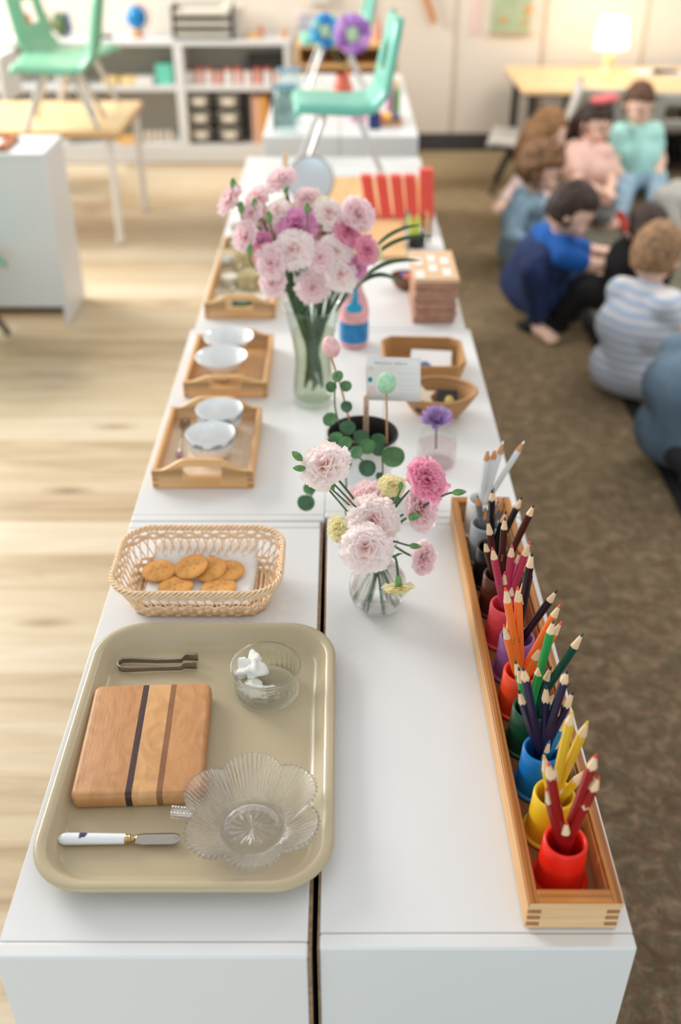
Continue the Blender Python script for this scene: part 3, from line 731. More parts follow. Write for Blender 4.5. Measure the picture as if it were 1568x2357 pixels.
def carnation(idx, key, c, R, axis, stem_pts, label, group, big=True):
    axis = Vector(axis).normalized(); c = Vector(c)
    t = thing('carnation', label, 'flower', c, 0, group)
    b = bpy.data.objects.new('bloom', bloom_for(key, idx, big)); C.objects.link(b); b.parent = t
    b.scale = (R, R, R); b.rotation_mode = 'QUATERNION'
    b.rotation_quaternion = axis.to_track_quat('Z', 'Y') @ Matrix.Rotation(idx * 1.9, 3, 'Z').to_quaternion()
    o = obj('calyx', calyx_mb(R * .82), BUD, t, ang=180); o.rotation_mode = 'QUATERNION'; o.rotation_quaternion = axis.to_track_quat('Z', 'Y')
    s0 = c - axis * R * .78
    pts = bez([s0, s0 - axis * R * 1.2] + [Vector(p) for p in stem_pts], 18)
    m = MB(); m.tube(pts, [.0016] * 19 if big else [.0021] * 19, 7)
    nd = pts[6]
    m.tube([pts[5], nd, pts[7]], [.0016, .0026, .0016], 7)
    for sg in (-1, 1):
        d = Vector((sg * .6, .3 * sg, .9)).normalized()
        lf = [nd + d * (.011 * i / 4) + Vector((sg * .0012 * i, 0, -.0004 * i * i)) for i in range(5)]
        m.tube(lf, [.0012, .0018, .0015, .0009, .0002], 5)
    obj('stem', m, STEM, t, W=True, ang=180)
    return t
def budthing(c, axis, R, stem_pts, label, group):
    axis = Vector(axis).normalized(); c = Vector(c)
    t = thing('carnation_bud', label, 'bud', c, 0, group)
    m = MB(); m.lathe([(0, -1.25 * R), (.35 * R, -1.05 * R), (.58 * R, -.6 * R), (.66 * R, 0), (.52 * R, .7 * R), (.22 * R, 1.25 * R), (0, 1.5 * R)], 14)
    o = obj('bud', m, BUD, t, ang=180); o.rotation_mode = 'QUATERNION'; o.rotation_quaternion = axis.to_track_quat('Z', 'Y')
    s0 = c - axis * R * 1.2; pts = bez([s0, s0 - axis * R * 1.5] + [Vector(p) for p in stem_pts], 10)
    m = MB(); m.tube(pts, .0013, 6); obj('stem', m, STEM, t, W=True, ang=180)
    return t
# round vase
VX, VY = .0497, 1.052
t = thing('round_vase', 'small round bulb shaped glass vase half filled with water, nearest on the right unit', 'vase', (VX, VY, TOP + .0005))
def wallprof(outer, th):
    inner = [(max(0, r - th), z) for r, z in reversed(outer)]
    return outer + inner
out = [(0, 0), (.014, 0), (.022, .001), (.029, .006), (.0350, .015), (.0385, .027), (.0390, .037), (.0362, .050), (.030, .061), (.0225, .069), (.0185, .076), (.0180, .084), (.0195, .094), (.0225, .103), (.0248, .108), (.0252, .1095)]
inn = [(.0245, .1088), (.0218, .1028), (.0188, .094), (.0172, .084), (.0177, .076), (.0216, .0682), (.029, .0602), (.0352, .0495), (.0378, .037), (.0373, .0275), (.0338, .0165), (.0275, .009), (.02, .0062), (0, .0058)]
m = MB(); m.lathe(out + inn, 96); obj('glass_wall', m, GLASS, t, ang=180)
wp = [(0, .0060), (.02, .0064), (.0274, .0092), (.0337, .0167), (.0372, .0276), (.0377, .037), (.0351, .0495), (.0290, .060), (0, .060)]
m = MB(); m.lathe(wp, 96); obj('water', m, WATER, t, ang=60)
neck = Vector((VX, VY, TOP + .085))
def vst(c, k):
    a = k * 2.4; lean = Vector((c[0] - VX, c[1] - VY, 0))
    if lean.length > 0: lean.normalize()
    nk = neck + Vector((.010 * cos(a), .010 * sin(a), .012))
    return [nk + lean * .006 + Vector((0, 0, .03)), nk, neck - Vector((0, 0, .03)) - lean * .004, Vector((VX - lean.x * .020 + .007 * cos(a), VY - lean.y * .02 + .007 * sin(a), TOP + .011))]
SF = [  # u v r y key axis label
 (747, 1068, 49, 1.040, 'pale pink', (-.35, -.55, .8), 'large pale pink carnation at the upper left of the small round vase'),
 (848, 1145, 44, 1.075, 'light pink', (-.1, -.35, 1), 'pale pink carnation at the top centre of the small round vase, above the largest one'),
 (860, 1197, 50, 1.035, 'pale pink', (.1, -.75, .65), 'big pale pink carnation in the centre of the small vase, facing forward'),
 (843, 1262, 50, 1.000, 'pale pink', (-.1, -.8, .45), 'fringed pale pink carnation hanging over the neck of the small round vase'),
 (985, 1101, 45, 1.065, 'deep pink', (.5, -.5, .7), 'deep pink carnation at the upper right of the small round vase'),
 (972, 1172, 44, 1.060, 'light pink', (.6, -.5, .5), 'light pink carnation just under the deep pink one on the right'),
 (978, 1284, 34, 1.050, 'light pink', (.7, -.6, .3), 'lowest small light pink carnation on the right, over the bare white top'),
 (902, 1114, 27, 1.080, 'yellow', (.05, -.3, 1), 'small yellow carnation at the top of the small vase beside the deep pink one'),
 (775, 1216, 27, 1.045, 'yellow', (-.7, -.5, .4), 'small yellow carnation at the left side of the small vase over the dark gap'),
 (806, 1218, 15, 1.050, 'yellow', (-.2, -.4, .7), 'tiny half open yellow carnation beside the left yellow one'),
 (919, 1354, 31, .995, 'yellow', (.1, -.5, -.9), 'small yellow carnation hanging upside down in front of the round vase'),
 (795, 1264, 20, 1.035, 'magenta', (-.6, -.3, .2), 'small magenta pink carnation peeping out at the left under the pale ones'),
]
for i, (u, v, r, y, key, ax, lb) in enumerate(SF):
    c = at(u, v, y); R = r * (c - cam.location).length / FPX * 1.24
    sp = vst(c, i)
    if key == 'yellow' and ax[2] < -.5:
        sp = [at(915, 1290, 1.0), at(905, 1255, 1.02)] + sp[1:]
    carnation(i, key, c, R, ax, sp, lb, 'carnations in the round vase')
for i, (u, v, y, ax, r, lb) in enumerate(((685, 1050, 1.05, (-.6, -.3, .8), .0075, 'upper green bud left of the large pale pink carnation'), (690, 1078, 1.04, (-.9, -.4, .3), .0065, 'lower green bud left of the large pale pink carnation'),
      (922, 1119, 1.05, (0, -.2, 1), .0055, 'small round green bud in front of the yellow carnation at the top'), (952, 1189, 1.04, (.8, -.4, .5), .0075, 'plump green bud in front of the light pink carnation on the right'),
      (1056, 1133, 1.06, (1, -.1, .15), .0068, 'green bud reaching furthest right, on a thin stalk'), (955, 1257, 1.04, (.9, -.3, .1), .0062, 'small green bud on the short side stalk at lower right'),
      (762, 1115, 1.04, (.3, -.2, -.5), .006, 'small green bud under the large pale pink carnation'))):
    c = at(u, v, y)
    mid = {4: [at(1000, 1150, 1.06)], 0: [at(740, 1110, 1.05)], 1: [at(740, 1112, 1.05)]}.get(i, [])
    budthing(c, ax, r, mid + vst(c, i + 20)[:2], lb, 'buds in the round vase')
# tall vase
TX, TY = -.0495, 1.655
t = thing('tall_vase', 'tall flared clear glass vase crowded with green stems, with pink flowers on top', 'vase', (TX, TY, TOP + .0005))
out = [(0, 0), (.034, 0), (.0375, .002), (.0385, .008), (.0385, .02), (.0365, .05), (.0335, .075), (.0335, .095), (.037, .125), (.043, .155), (.050, .18), (.053, .190)]
inn = [(.0515, .190), (.0485, .18), (.0415, .155), (.0355, .125), (.032, .095), (.032, .075), (.035, .05), (.0365, .022), (.035, .014), (0, .012)]
m = MB(); m.lathe(out + inn, 72); obj('glass_wall', m, TGLASS, t, ang=180)
m = MB(); m.lathe([(0, .0125), (.034, .0145), (.0362, .022), (.0347, .05), (.0317, .075), (.0317, .095), (.0352, .125), (.038, .14), (0, .14)], 72); obj('water', m, thinglass('thin_water', (240, 241, 230)), t, ang=60)
TF = [(527, 457, 29, 'light pink'), (645, 411, 30, 'light pink'), (590, 457, 28, 'light pink'), (640, 484, 24, 'pale pink'), (708, 455, 26, 'light pink'), (757, 490, 30, 'pale pink'),
      (683, 517, 37, 'magenta'), (745, 536, 33, 'pale pink'), (800, 532, 29, 'deep pink'), (828, 491, 36, 'light pink'), (562, 540, 30, 'light pink'), (603, 563, 25, 'magenta'), (632, 545, 22, 'pale pink'),
      (674, 574, 37, 'pale pink'), (770, 583, 36, 'pale pink'), (622, 606, 33, 'light pink'), (786, 630, 34, 'pale pink'), (720, 661, 31, 'light pink'), (846, 576, 27, 'deep pink'), (822, 618, 22, 'magenta'),
      (738, 592, 27, 'light pink'), (626, 650, 28, 'light pink'), (612, 503, 24, 'light pink'), (748, 470, 19, 'yellow'), (868, 584, 15, 'yellow'), (578, 488, 25, 'light pink'), (716, 486, 22, 'light pink'), (660, 600, 20, 'light pink'), (606, 585, 22, 'deep pink')]
cnt = {}
for i, (u, v, r, key) in sorted(enumerate(TF), key=lambda q: q[1][1]):
    cnt[key] = cnt.get(key, 0) + 1
    fr = (v - 411) / 250; y = TY + .06 - .12 * fr + .02 * ((i * 7) % 5 - 2) / 2
    if r >= 36: y -= .02
    c = at(u, v, y); R = r * (c - cam.location).length / FPX * 1.3
    lat = (u - 715) / 150
    ax = (lat * .8, -.35 - .6 * fr, .9 - .7 * fr)
    k = cnt[key]; tot = sum(1 for q in TF if q[3] == key)
    lb = '%s carnation in the tall vase, %s of its colour there' % (key, 'highest' if k == 1 else 'lowest' if k == tot else ORD[k - 1] + ' from the top')
    a = i * 2.4; ld = Vector((c.x - TX, c.y - TY, 0)); ld = ld.normalized() if ld.length > 0 else ld
    nk = Vector((TX + ld.x * .030 + .010 * cos(a), TY + ld.y * .030 + .010 * sin(a), TOP + .185))
    sp = [nk + Vector((0, 0, .02)) + ld * .006, nk, Vector((TX - .012 * ld.x + .008 * cos(a), TY - ld.y * .012, TOP + .10)), Vector((TX + .016 * cos(a * 1.7), TY + .016 * sin(a * 1.7), TOP + .03 + .03 * ((i * 3) % 5) / 5))]
    carnation(i + 3, key, c, R, ax, sp, lb, 'carnations in the tall vase', big=False)
# long arching leaves from the tall vase
for k, (pts, lb) in enumerate((([(858, 545), (888, 548), (915, 525), (965, 519)], 'topmost of the arching narrow green leaves, before the red posts'),
              ([(845, 590), (880, 560), (930, 540), (995, 545)], 'arching narrow green leaf crossing the scissors handles'),
              ([(840, 620), (880, 600), (920, 597), (968, 601)], 'narrow green leaf reaching over the stack of brown boards'),
              ([(840, 618), (880, 620), (905, 640), (942, 662)], 'lowest narrow green leaf, drooping towards the brown bowl'))):
    P = [at(u, v, TY + .0 + .01 * i) for i, (u, v) in enumerate(pts)]
    P = bez([Vector((TX + .04, TY, TOP + .175)), P[0], P[1], P[2], P[3]], 20)
    m = MB()
    def lf(s, tt, P=P):
        i = round(s * 20); p = P[i]; wd = .0052 * math.sqrt(max(0.0, sin(PI * min(1, .12 + .88 * s)))) ; a = (tt - .5) * 2
        return (p.x, p.y + a * wd * .8, p.z + a * wd * .5 + .0012 * a * a)
    m.grid(lf, 20, 4); o = obj('long_leaf', m, mat('dark_leaf', (52, 84, 44), .4), solid=.0008, ang=180); tag(o, lb, 'leaf', 'arching leaves of the tall bouquet')
# leaf / bud bits in bouquet
for k, (u, v, y, lb) in enumerate(((657, 433, 1.70, 'green bud standing before the highest light pink carnation'), (537, 424, 1.68, 'green bud tip at the far upper left of the tall bouquet'), (555, 478, 1.66, 'green bud under the far left carnation of the tall bouquet'),
              (620, 500, 1.62, 'green bud between the upper left carnations of the tall bouquet'), (707, 480, 1.62, 'green bud above the magenta carnation'), (575, 575, 1.6, 'green bud at the lower left of the tall bouquet'), (588, 470, 1.66, 'green bud in the upper left carnation cluster'))):
    c = at(u, v, y); budthing(c, (.1 * (k % 3 - 1), -.2, 1), .0085, [c - Vector((0, 0, .04)), Vector((TX - .02, TY, TOP + .2))], lb, 'buds in the tall vase')
#@@PART3
# ------------------------------------------------------------------ wooden trays with handles
def wood_tray(label, x0, x1, y0, y1, h=.032, hh=.052, paper=True, slot_light=None):
    cx, cy = (x0 + x1) / 2, (y0 + y1) / 2; W_ = x1 - x0; D = y1 - y0
    t = thing('wooden_tray', label, 'tray', (cx, cy, TOP + .0005), 0, 'beech trays with handles')
    obj('base_panel', MB().box(-W_ / 2 + .004, W_ / 2 - .004, -D / 2 + .004, D / 2 - .004, .003, .0075), woodmat('tray_base', (228, 202, 172), (240, 222, 198), 1, 8, 20) if paper else woodmat('tray_base_dark', (208, 160, 106), (224, 180, 128), 1, 8, 20), t)
    for s in (-1, 1):
        x = s * (W_ / 2 - .004)
        obj('side_board', MB().box(x - .004, x + .004, -D / 2 + .007, D / 2 - .007, 0, h), BEECHY, t, bevel=.0015)
    for s in (-1, 1):
        y = s * (D / 2 - .0035)
        # profile with a hump and an oval slot, built from a strip of quads around the hole
        m = MB(); n = 40; a = W_ / 2
        def topz(x):
            k = min(1, max(0, (a * .86 - abs(x)) / (a * .56))); k = k * k * (3 - 2 * k); return h + (hh - h) * k
        hw, hz, hr = a * .40, (h * .5 + hh * .5) * .74, .0088
        xs = sorted(set([-a + 2 * a * i / n for i in range(n + 1)] + [-hw, hw]))
        for ya in (-.0035, .0035):
            o = len(m.v)
            for x in xs:
                e = (hr * math.sqrt(max(0, 1 - (max(0, abs(x) - (hw - hr)) / hr) ** 2))) if abs(x) < hw else 0
                for z in (0, hz - e, hz + e, topz(x)): m.v.append((x, y + ya, z))
            for i in range(len(xs) - 1):
                A = o + i * 4; Bq = A + 4
                m.f.append((A, Bq, Bq + 1, A + 1)); m.m.append(0)
                m.f.append((A + 2, Bq + 2, Bq + 3, A + 3)); m.m.append(0)
                if abs(xs[i]) > hw - 1e-6 and abs(xs[i + 1]) > hw - 1e-6: pass
        nx = len(xs)
        for i in range(nx - 1):
            for a_, b_ in ((0, 0), (1, 1), (2, 2), (3, 3)):
                A = i * 4 + a_; Bq = (i + 1) * 4 + a_; m.f.append((A, Bq, nx * 4 + Bq, nx * 4 + A)); m.m.append(0)
        for i in (0, nx - 1):
            m.f.append((i * 4, i * 4 + 3, nx * 4 + i * 4 + 3, nx * 4 + i * 4)); m.m.append(0)
        obj('handle_board', m, BEECH, t, ang=40)
    for sx in (-1, 1):
        for z in (.003, .0135, .024):
            x = sx * (W_ / 2 - .0045); obj('finger_joint', MB().box(x - .0047, x + .0047, -D / 2 - .0004, -D / 2 + .002, z, z + .0048), mat('joint_brown', (178, 128, 78), .7), t)
    return t
wood_tray('nearest wooden handled tray, holding two blue banded cups and a spoon', -.3005, -.1395, 1.353, 1.575)
wood_tray('middle wooden handled tray, holding two white bowls', -.2925, -.1365, 1.672, 1.894, paper=False, hh=.044)
wood_tray('far wooden handled tray, crowded with glass jars', -.2965, -.1425, 2.051, 2.50, h=.036)
# china cups and bowls
def china(name, label, c, prof, bands, gb='white china bowls on the trays'):
    t = thing(name, label, 'bowl', c, 0, gb)
    m = MB(); m.lathe(prof, 56, rf=lambda a, i: 1 + (.012 * cos(8 * a) if abs(prof[i][1] - max(p[1] for p in prof)) < .004 else 0)); obj('bowl', m, CERAM, t, ang=60)
    for nm, r0, r1, za, zb_, mt in bands:
        m = MB(); m.lathe([(r0, za), (r0 + .0004, za), (r1 + .0004, zb_), (r1, zb_)], 56); obj(nm, m, mt, t, ang=60)
    return t
def spotmat(name, base, spots, sc):
    q = NT(name); tc = q.n('ShaderNodeTexCoord'); v = q.n('ShaderNodeTexVoronoi', i_Scale=sc); q.l(tc.outputs['Object'], v.inputs['Vector'])
    r = q.n('ShaderNodeValToRGB'); r.color_ramp.interpolation = 'CONSTANT'; q.l(v.outputs['Distance'], r.inputs[0])
    e = r.color_ramp.elements; e[0].position = 0; e[0].color = lin(spots[0]); e[1].position = .24; e[1].color = lin(spots[1]); x = e.new(.36); x.color = lin(base)
    q.l(r.outputs[0], q.b.inputs['Base Color']); q.b.inputs['Roughness'].default_value = .15; return q.m
BBAND = spotmat('blue_band', (132, 172, 196), ((222, 232, 236), (132, 172, 196)), 90)
ROSE = spotmat('rose_garland', (236, 236, 234), ((206, 84, 92), (232, 168, 160)), 150)
cupp = [(0, .004), (.022, .003), (.0235, .0), (.0245, .001), (.025, .004), (.033, .012), (.0375, .022), (.0385, .034), (.0400, .044), (.0408, .0455), (.0400, .0465), (.0385, .0455), (.0368, .034), (.035, .022), (.030, .012), (.020, .008), (0, .0075)]
bands = [('blue_band', .0382, .0393, .0335, .0425, BBAND), ('flower_garland', .0352, .0381, .019, .031, ROSE)]
china('china_cup', 'nearer white cup with a blue band, in front on the nearest wooden tray', (-.2145, 1.438, TOP + .009), cupp, bands, 'blue banded cups')
china('china_cup', 'farther white cup with a blue band, behind its twin on the nearest wooden tray', (-.2085, 1.524, TOP + .009), cupp, bands, 'blue banded cups')
bowp = [(0, .004), (.020, .003), (.0215, 0), (.0225, .001), (.023, .005), (.029, .011), (.034, .020), (.040, .030), (.0475, .040), (.0498, .0425), (.049, .0436), (.0455, .0415), (.038, .031), (.032, .021), (.027, .0125), (.02, .009), (0, .0085)]
bnd = [('flower_garland', .0275, .0372, .0095, .026, ROSE)]
china('china_bowl', 'nearer flared white china bowl on the middle wooden tray', (-.228, 1.745, TOP + .009), bowp, bnd, 'flared bowls')
china('china_bowl', 'farther flared white china bowl, holding small coloured beads', (-.2225, 1.838, TOP + .009), bowp, bnd, 'flared bowls')
for k, (dx, dy, c, lb) in enumerate(((.008, -.012, (206, 62, 150), 'magenta bead'), (-.004, -.020, (30, 160, 130), 'teal bead'), (.016, -.014, (30, 70, 80), 'dark bead'), (.012, -.022, (24, 60, 70), 'blackish green bead'))):
    m = MB(); m.ell((0, 0, 0), .0052, 16); o = obj('bead', m, mat('bead_%d' % k, c, .3), loc=(-.2225 + dx, 1.842 + dy, TOP + .024)); tag(o, lb + ' in the farther flared bowl', 'bead', 'beads in the flared bowl')
# teaspoon
a, b = on(413, 1052, TOP + .010), on(424, 985, TOP + .010)
t = thing('teaspoon', 'small metal teaspoon lying left of the blue banded cups', 'spoon', (a.x, a.y, TOP + .008))
m = MB(); pts = [a.lerp(b, i / 12) + Vector((0, 0, .0015 + .004 * sin(PI * i / 12))) for i in range(13)]
m.tube(pts, [.0028, .0034, .003, .0018, .0014, .0013, .0013, .0013, .0014, .0014, .0015, .0016, .0016], 8); obj('handle', m, STEEL, t, W=True)
m = MB(); m.ell(tuple(a + Vector((0, .004, .0045))), (.0062, .011, .0018), 14); obj('handle_ornament', m, mat('mauve_enamel', (168, 130, 140), .3, .4), t, W=True)
m = MB()
def sp(s, tt):
    an = 2 * PI * tt; r = s; return (b.x + .0095 * r * cos(an), b.y + .012 + .0150 * r * sin(an), TOP + .0105 + .0042 * r * r)
m.grid(sp, 8, 24); obj('spoon_bowl', m, STEEL, t, W=True, solid=.0008, ang=180)
# glass jars in far tray
def jar(name, label, c, r, h, fill=None, fillh=0, lid=None, grp='small glass jars on the far wooden tray'):
    t = thing(name, label, 'jar', c, 0, grp)
    m = MB(); m.lathe([(0, .001), (r * .9, 0), (r, .003), (r, h * .72), (r * .93, h * .8), (r * .72, h * .86), (r * .72, h * .98), (r * .78, h), (r * .72, h)], 32); obj('glass_wall', m, TGLASS, t, ang=180)
    if fill:
        m = MB(); m.lathe([(0, .003), (r * .92, .003), (r * .92, fillh), (0, fillh)], 24); obj('contents', m, fill, t)
    if lid:
        m = MB(); m.lathe([(r * .8, h * .88), (r * .82, h + .002), (r * .78, h + .006), (0, h + .006)], 24); obj('lid', m, lid, t)
    return t
beige = mat('beige_grains', (214, 186, 140), .8, var=.2, vscale=150); pale = mat('pale_grains', (238, 226, 214), .8); teal = mat('teal_pieces', (96, 138, 128), .6)
LIDC = mat('silver_lid', (200, 198, 192), .3, 1); LIDW = mat('cork_lid', (196, 158, 110), .8)
for u, v, y, r, h, f, fh, ld, lb in ((517, 690, 2.10, .019, .05, pale, .02, None, 'small glass jar with pale contents at the front left corner of the far tray'), (556, 680, 2.12, .024, .052, teal, .012, None, 'glass jar with a few teal pieces at the front of the far tray'),
      (598, 676, 2.12, .022, .055, pale, .014, None, 'front right glass jar on the far tray'), (575, 640, 2.22, .030, .070, beige, .035, None, 'widest glass jar with beige grains in the middle of the far tray'),
      (528, 645, 2.24, .022, .062, pale, .02, LIDC, 'silver lidded jar on the left of the far tray'), (568, 600, 2.34, .032, .075, beige, .045, LIDW, 'cork lidded jar at the back of the far tray'),
      (530, 600, 2.38, .022, .06, beige, .03, None, 'back left jar with beige grains on the far tray'), (552, 575, 2.45, .024, .07, pale, .03, LIDC, 'farthest silver lidded jar on the far tray, under the flowers')):
    p = on(u, v, TOP + .02); jar('glass_jar', lb, (max(-.275, min(-.165, at(u, v, y).x)), y, TOP + .008), r, h, f, fh, ld)

# ------------------------------------------------------------------ potted plant
px, py = .034, 1.335
t = thing('flower_pot', 'white round pot with a black inner pot, holding the trailing leafy plant', 'pot', (px, py, TOP + .0005))
m = MB(); m.lathe([(0, 0), (.038, 0), (.040, .002), (.0535, .100), (.0552, .108), (.0545, .1095), (.0525, .108), (.0515, .1), (.0385, .012), (0, .01)], 64); obj('outer_pot', m, CERAM, t, ang=50)
m = MB(); m.lathe([(0, .02), (.040, .02), (.0492, .100), (.0528, .1105), (.0542, .1115), (.0538, .1125), (.0515, .1122), (.0478, .100), (.0455, .078), (0, .078)], 64); obj('inner_pot', m, BLACKP, t, ang=50)
m = MB(); m.lathe([(0, .082), (.02, .083), (.044, .080), (.0455, .078), (0, .07)], 40); obj('soil', m, mat('potting_soil', (44, 34, 28), .95, bump=1, bscale=300), t)
pl = thing('trailing_plant', 'trailing plant with round green leaves spilling over the white pot', 'plant', (px, py, TOP + .083))
def stemm(pts, r=.0013, n=14):
    P = bez([at(u, v, y) for u, v, y in pts], n); m = MB(); m.tube(P, r, 6); obj('stem', m, mat('plant_stem', (98, 96, 58), .6), pl, W=True, ang=180)
for s in ([(800, 1015, 1.34), (790, 990, 1.33), (758, 950, 1.31), (772, 905, 1.31), (774, 860, 1.31)], [(806, 1010, 1.34), (820, 1030, 1.30), (870, 1030, 1.27), (905, 1052, 1.255)], [(800, 1015, 1.33), (795, 1040, 1.28), (835, 1050, 1.26), (846, 1075, 1.26)],
          [(800, 1020, 1.33), (790, 1060, 1.27), (800, 1120, 1.26), (800, 1190, 1.25)], [(795, 1020, 1.33), (770, 1050, 1.28), (735, 1120, 1.26), (706, 1155, 1.25)], [(870, 1020, 1.30), (888, 1060, 1.26), (880, 1100, 1.25), (876, 1150, 1.25)]):
    stemm(s)
def leafm(u, v, y, r, tilt, yaw, ml=LEAF, asp=1.0):
    c = at(u, v, y); R = r * (c - cam.location).length / FPX
    m = MB()
    def f(s, tt):
        a = 2 * PI * tt; x = s * R * cos(a) * asp; yy = s * R * sin(a) * (1 - .12 * max(0, -cos(a + PI / 2)) ** 3)
        return (x, yy, .16 * R * s * s - .05 * R * abs(cos(a)) * 0 + .03 * R * math.exp(-(x / R * 6) ** 2))
    m.grid(f, 5, 22)
    nv = (cam.location - c).normalized()
    q = nv.to_track_quat('Z', 'Y') @ Matrix.Rotation(tilt, 3, 'X').to_quaternion() @ Matrix.Rotation(yaw, 3, 'Y').to_quaternion()
    m.v = [tuple(c + q @ Vector(p)) for p in m.v]
    return obj('leaf', m, ml, pl, W=True, ang=180, solid=.0006)
L2 = mat('leaf_dark_green', (62, 106, 70), .4, var=.25, vscale=50)
for k, (u, v, y, r) in enumerate(((778, 866, 1.31, 14), (762, 890, 1.31, 13), (796, 888, 1.31, 13), (798, 935, 1.31, 14), (760, 965, 1.30, 17), (800, 985, 1.32, 18), (775, 1010, 1.29, 17), (762, 1022, 1.28, 15), (795, 1020, 1.28, 17),
      (832, 1008, 1.30, 20), (846, 1027, 1.27, 18), (872, 1012, 1.29, 16), (822, 1041, 1.26, 16), (870, 1035, 1.27, 15), (905, 1050, 1.25, 25), (846, 1076, 1.25, 21), (786, 1040, 1.27, 15), (712, 1125, 1.25, 14), (726, 1116, 1.25, 12),
      (705, 1156, 1.25, 20), (797, 1070, 1.26, 13), (874, 1096, 1.25, 10), (806, 1180, 1.25, 12), (910, 1150, 1.25, 13), (735, 1118, 1.26, 12))):
    leafm(u, v, y, r * 1.02, -.3 + .35 * ((k * 5) % 4) / 2, -.35 + .3 * ((k * 3) % 4) / 1.5, LEAF if k in (0, 1, 2, 14, 17, 18) else (L2 if k % 2 else LEAF), .95 + .05 * (k % 3))
# egg picks, stake, card
def eggpick(label, u, v, y, rx, rz, col, foot, lean=0):
    c = at(u, v, y); t = thing('egg_pick', label, 'decoration', c, 0, 'speckled egg picks')
    m = MB(); k = (c - cam.location).length / FPX
    m.ell((0, 0, 0), (rx * k, rx * k, rz * k), 28, fn=lambda d: 1 + (.0 if d.z < 0 else -.08 * d.z * (1 - abs(d.x)) * 0) - .10 * d.z * (1 - d.z * d.z) * 1.0)
    o = obj('egg', m, mat('egg_' + label.split()[0], col, .6, var=.1, vscale=140, bump=.3, bscale=300), t, ang=180); o.rotation_euler = (.35, lean, 0)
    m = MB(); f = at(*foot); m.tube([c - Vector((0, 0, rz * k * .85)), (c + f) / 2, f], .0016, 8); obj('pick', m, mat('bamboo_pick', (190, 146, 104), .6), t, W=True)
eggpick('mint green speckled egg on a stick, standing in the white pot', 890, 880, 1.31, 22.5, 28, (176, 222, 184), (891, 1022, 1.305))
eggpick('pink speckled egg on a stick, in front of the tall vase', 762, 798, 1.345, 20, 29, (244, 192, 192), (806, 975, 1.352), -.25)
c = at(843, 958, 1.365); k = (c - cam.location).length / FPX
t = thing('plant_marker', 'flat wooden plant stake with dark marks, upright in the black pot', 'marker', c)
m = MB(); hw_ = 6.2 * k; m.prism([(hw_ * cos(a), 44 * k + hw_ * sin(a)) for a in [PI * i / 8 for i in range(9)]] + [(-hw_, -70 * k), (hw_, -70 * k)], -.0008, .0008)
tt_ = Matrix.Rotation(math.radians(80), 4, 'X'); m.v = [tuple(tt_ @ Vector(p)) for p in m.v]
obj('stick', m, mat('stake_wood', (214, 178, 150), .7), t)
m = MB(); random.seed(3)
for i in range(9):
    zc = (20 - i * 7) * k; w_ = 3.2 * k
    for q_ in range(2):
        z_ = zc + (q_ - .5) * 3.6 * k; m.box(-w_ * random.uniform(.4, 1), w_ * random.uniform(.4, 1), z_ - .45 * k, z_ + .45 * k, .00085, .00105)
    m.box(-w_ if i % 2 else w_ - .9 * k, -w_ + .9 * k if i % 2 else w_, zc - 2.4 * k, zc + 2.4 * k, .00085, .00105)
m.v = [tuple(tt_ @ Vector(p)) for p in m.v]; obj('ink_marks', m, mat('dark_ink', (38, 30, 28), .6), t)
# card on clear pick
c = at(904, 873, 1.385); k = (c - cam.location).length / FPX
t = thing('paper_card', 'white printed card on a clear pick behind the mint green egg', 'card', c)
m = MB(); W2, H2 = 62 * k, 52 * k
def cd(s, tt): return (-W2 + 2 * W2 * s + .002 * (1 - tt), .0035 * cos(PI * s) - .12 * H2 * (tt * 2 - 1) * 0, -H2 + 2 * H2 * tt)
m.grid(cd, 14, 4); Rt = Matrix.Rotation(-.12, 4, 'X') @ Matrix.Rotation(.0, 4, 'Y'); m.v = [tuple(Rt @ Vector(p)) for p in m.v]
obj('card', m, PAPER, t, solid=.0005, ang=180)
m = MB(); random.seed(5)
def mark(mm, x, z, w_, h_):
    mm.add([tuple(Rt @ Vector((px_, -.0005 + .0035 * cos(PI * (px_ + W2) / (2 * W2)) - .0006, pz_))) for px_, pz_ in ((x, z), (x + w_, z), (x + w_, z + h_), (x, z + h_))], [(0, 1, 2, 3)])
x = -42 * k
for i in range(26):
    if i in (14,): x += 5 * k; continue
    w_ = random.uniform(1.2, 2.4) * k; mark(m, x, 36 * k, w_, random.uniform(2.4, 5) * k); x += w_ + 1.0 * k
    if x > 44 * k: break
obj('heading_marks', m, mat('grey_print', (186, 196, 200), .8), t)
m = MB()
for z in (14, 0, -14, -24, -34): mark(m, 12 * k, z * k, 42 * k, .7 * k)
obj('ruled_lines', m, mat('pale_blue_print', (196, 210, 218), .8), t)
for dx, dz, r_, c_, nm in ((-49, 24, 6, (238, 220, 196), 'cream_spot'), (-51, -2, 6, (20, 150, 140), 'teal_spot'), (-47, -26, 9, (244, 212, 216), 'pink_spot')):
    m = MB(); x_ = dx * k; z_ = dz * k
    m.add([tuple(Rt @ Vector((x_ + r_ * k * cos(a) * .9, .0022, z_ + r_ * k * sin(a)))) for a in [2 * PI * i / 14 for i in range(14)]], [tuple(range(14))]); obj(nm, m, mat(nm, c_, .8), t)
m = MB(); m.tube([(-.012, .003, -H2), (-.012, .006, -.105)], .001, 6); m.tube([(-.012, .0065, -H2 * .2), (-.012, .006, -.105)], .001, 6); obj('clear_pick', m, TGLASS, t)
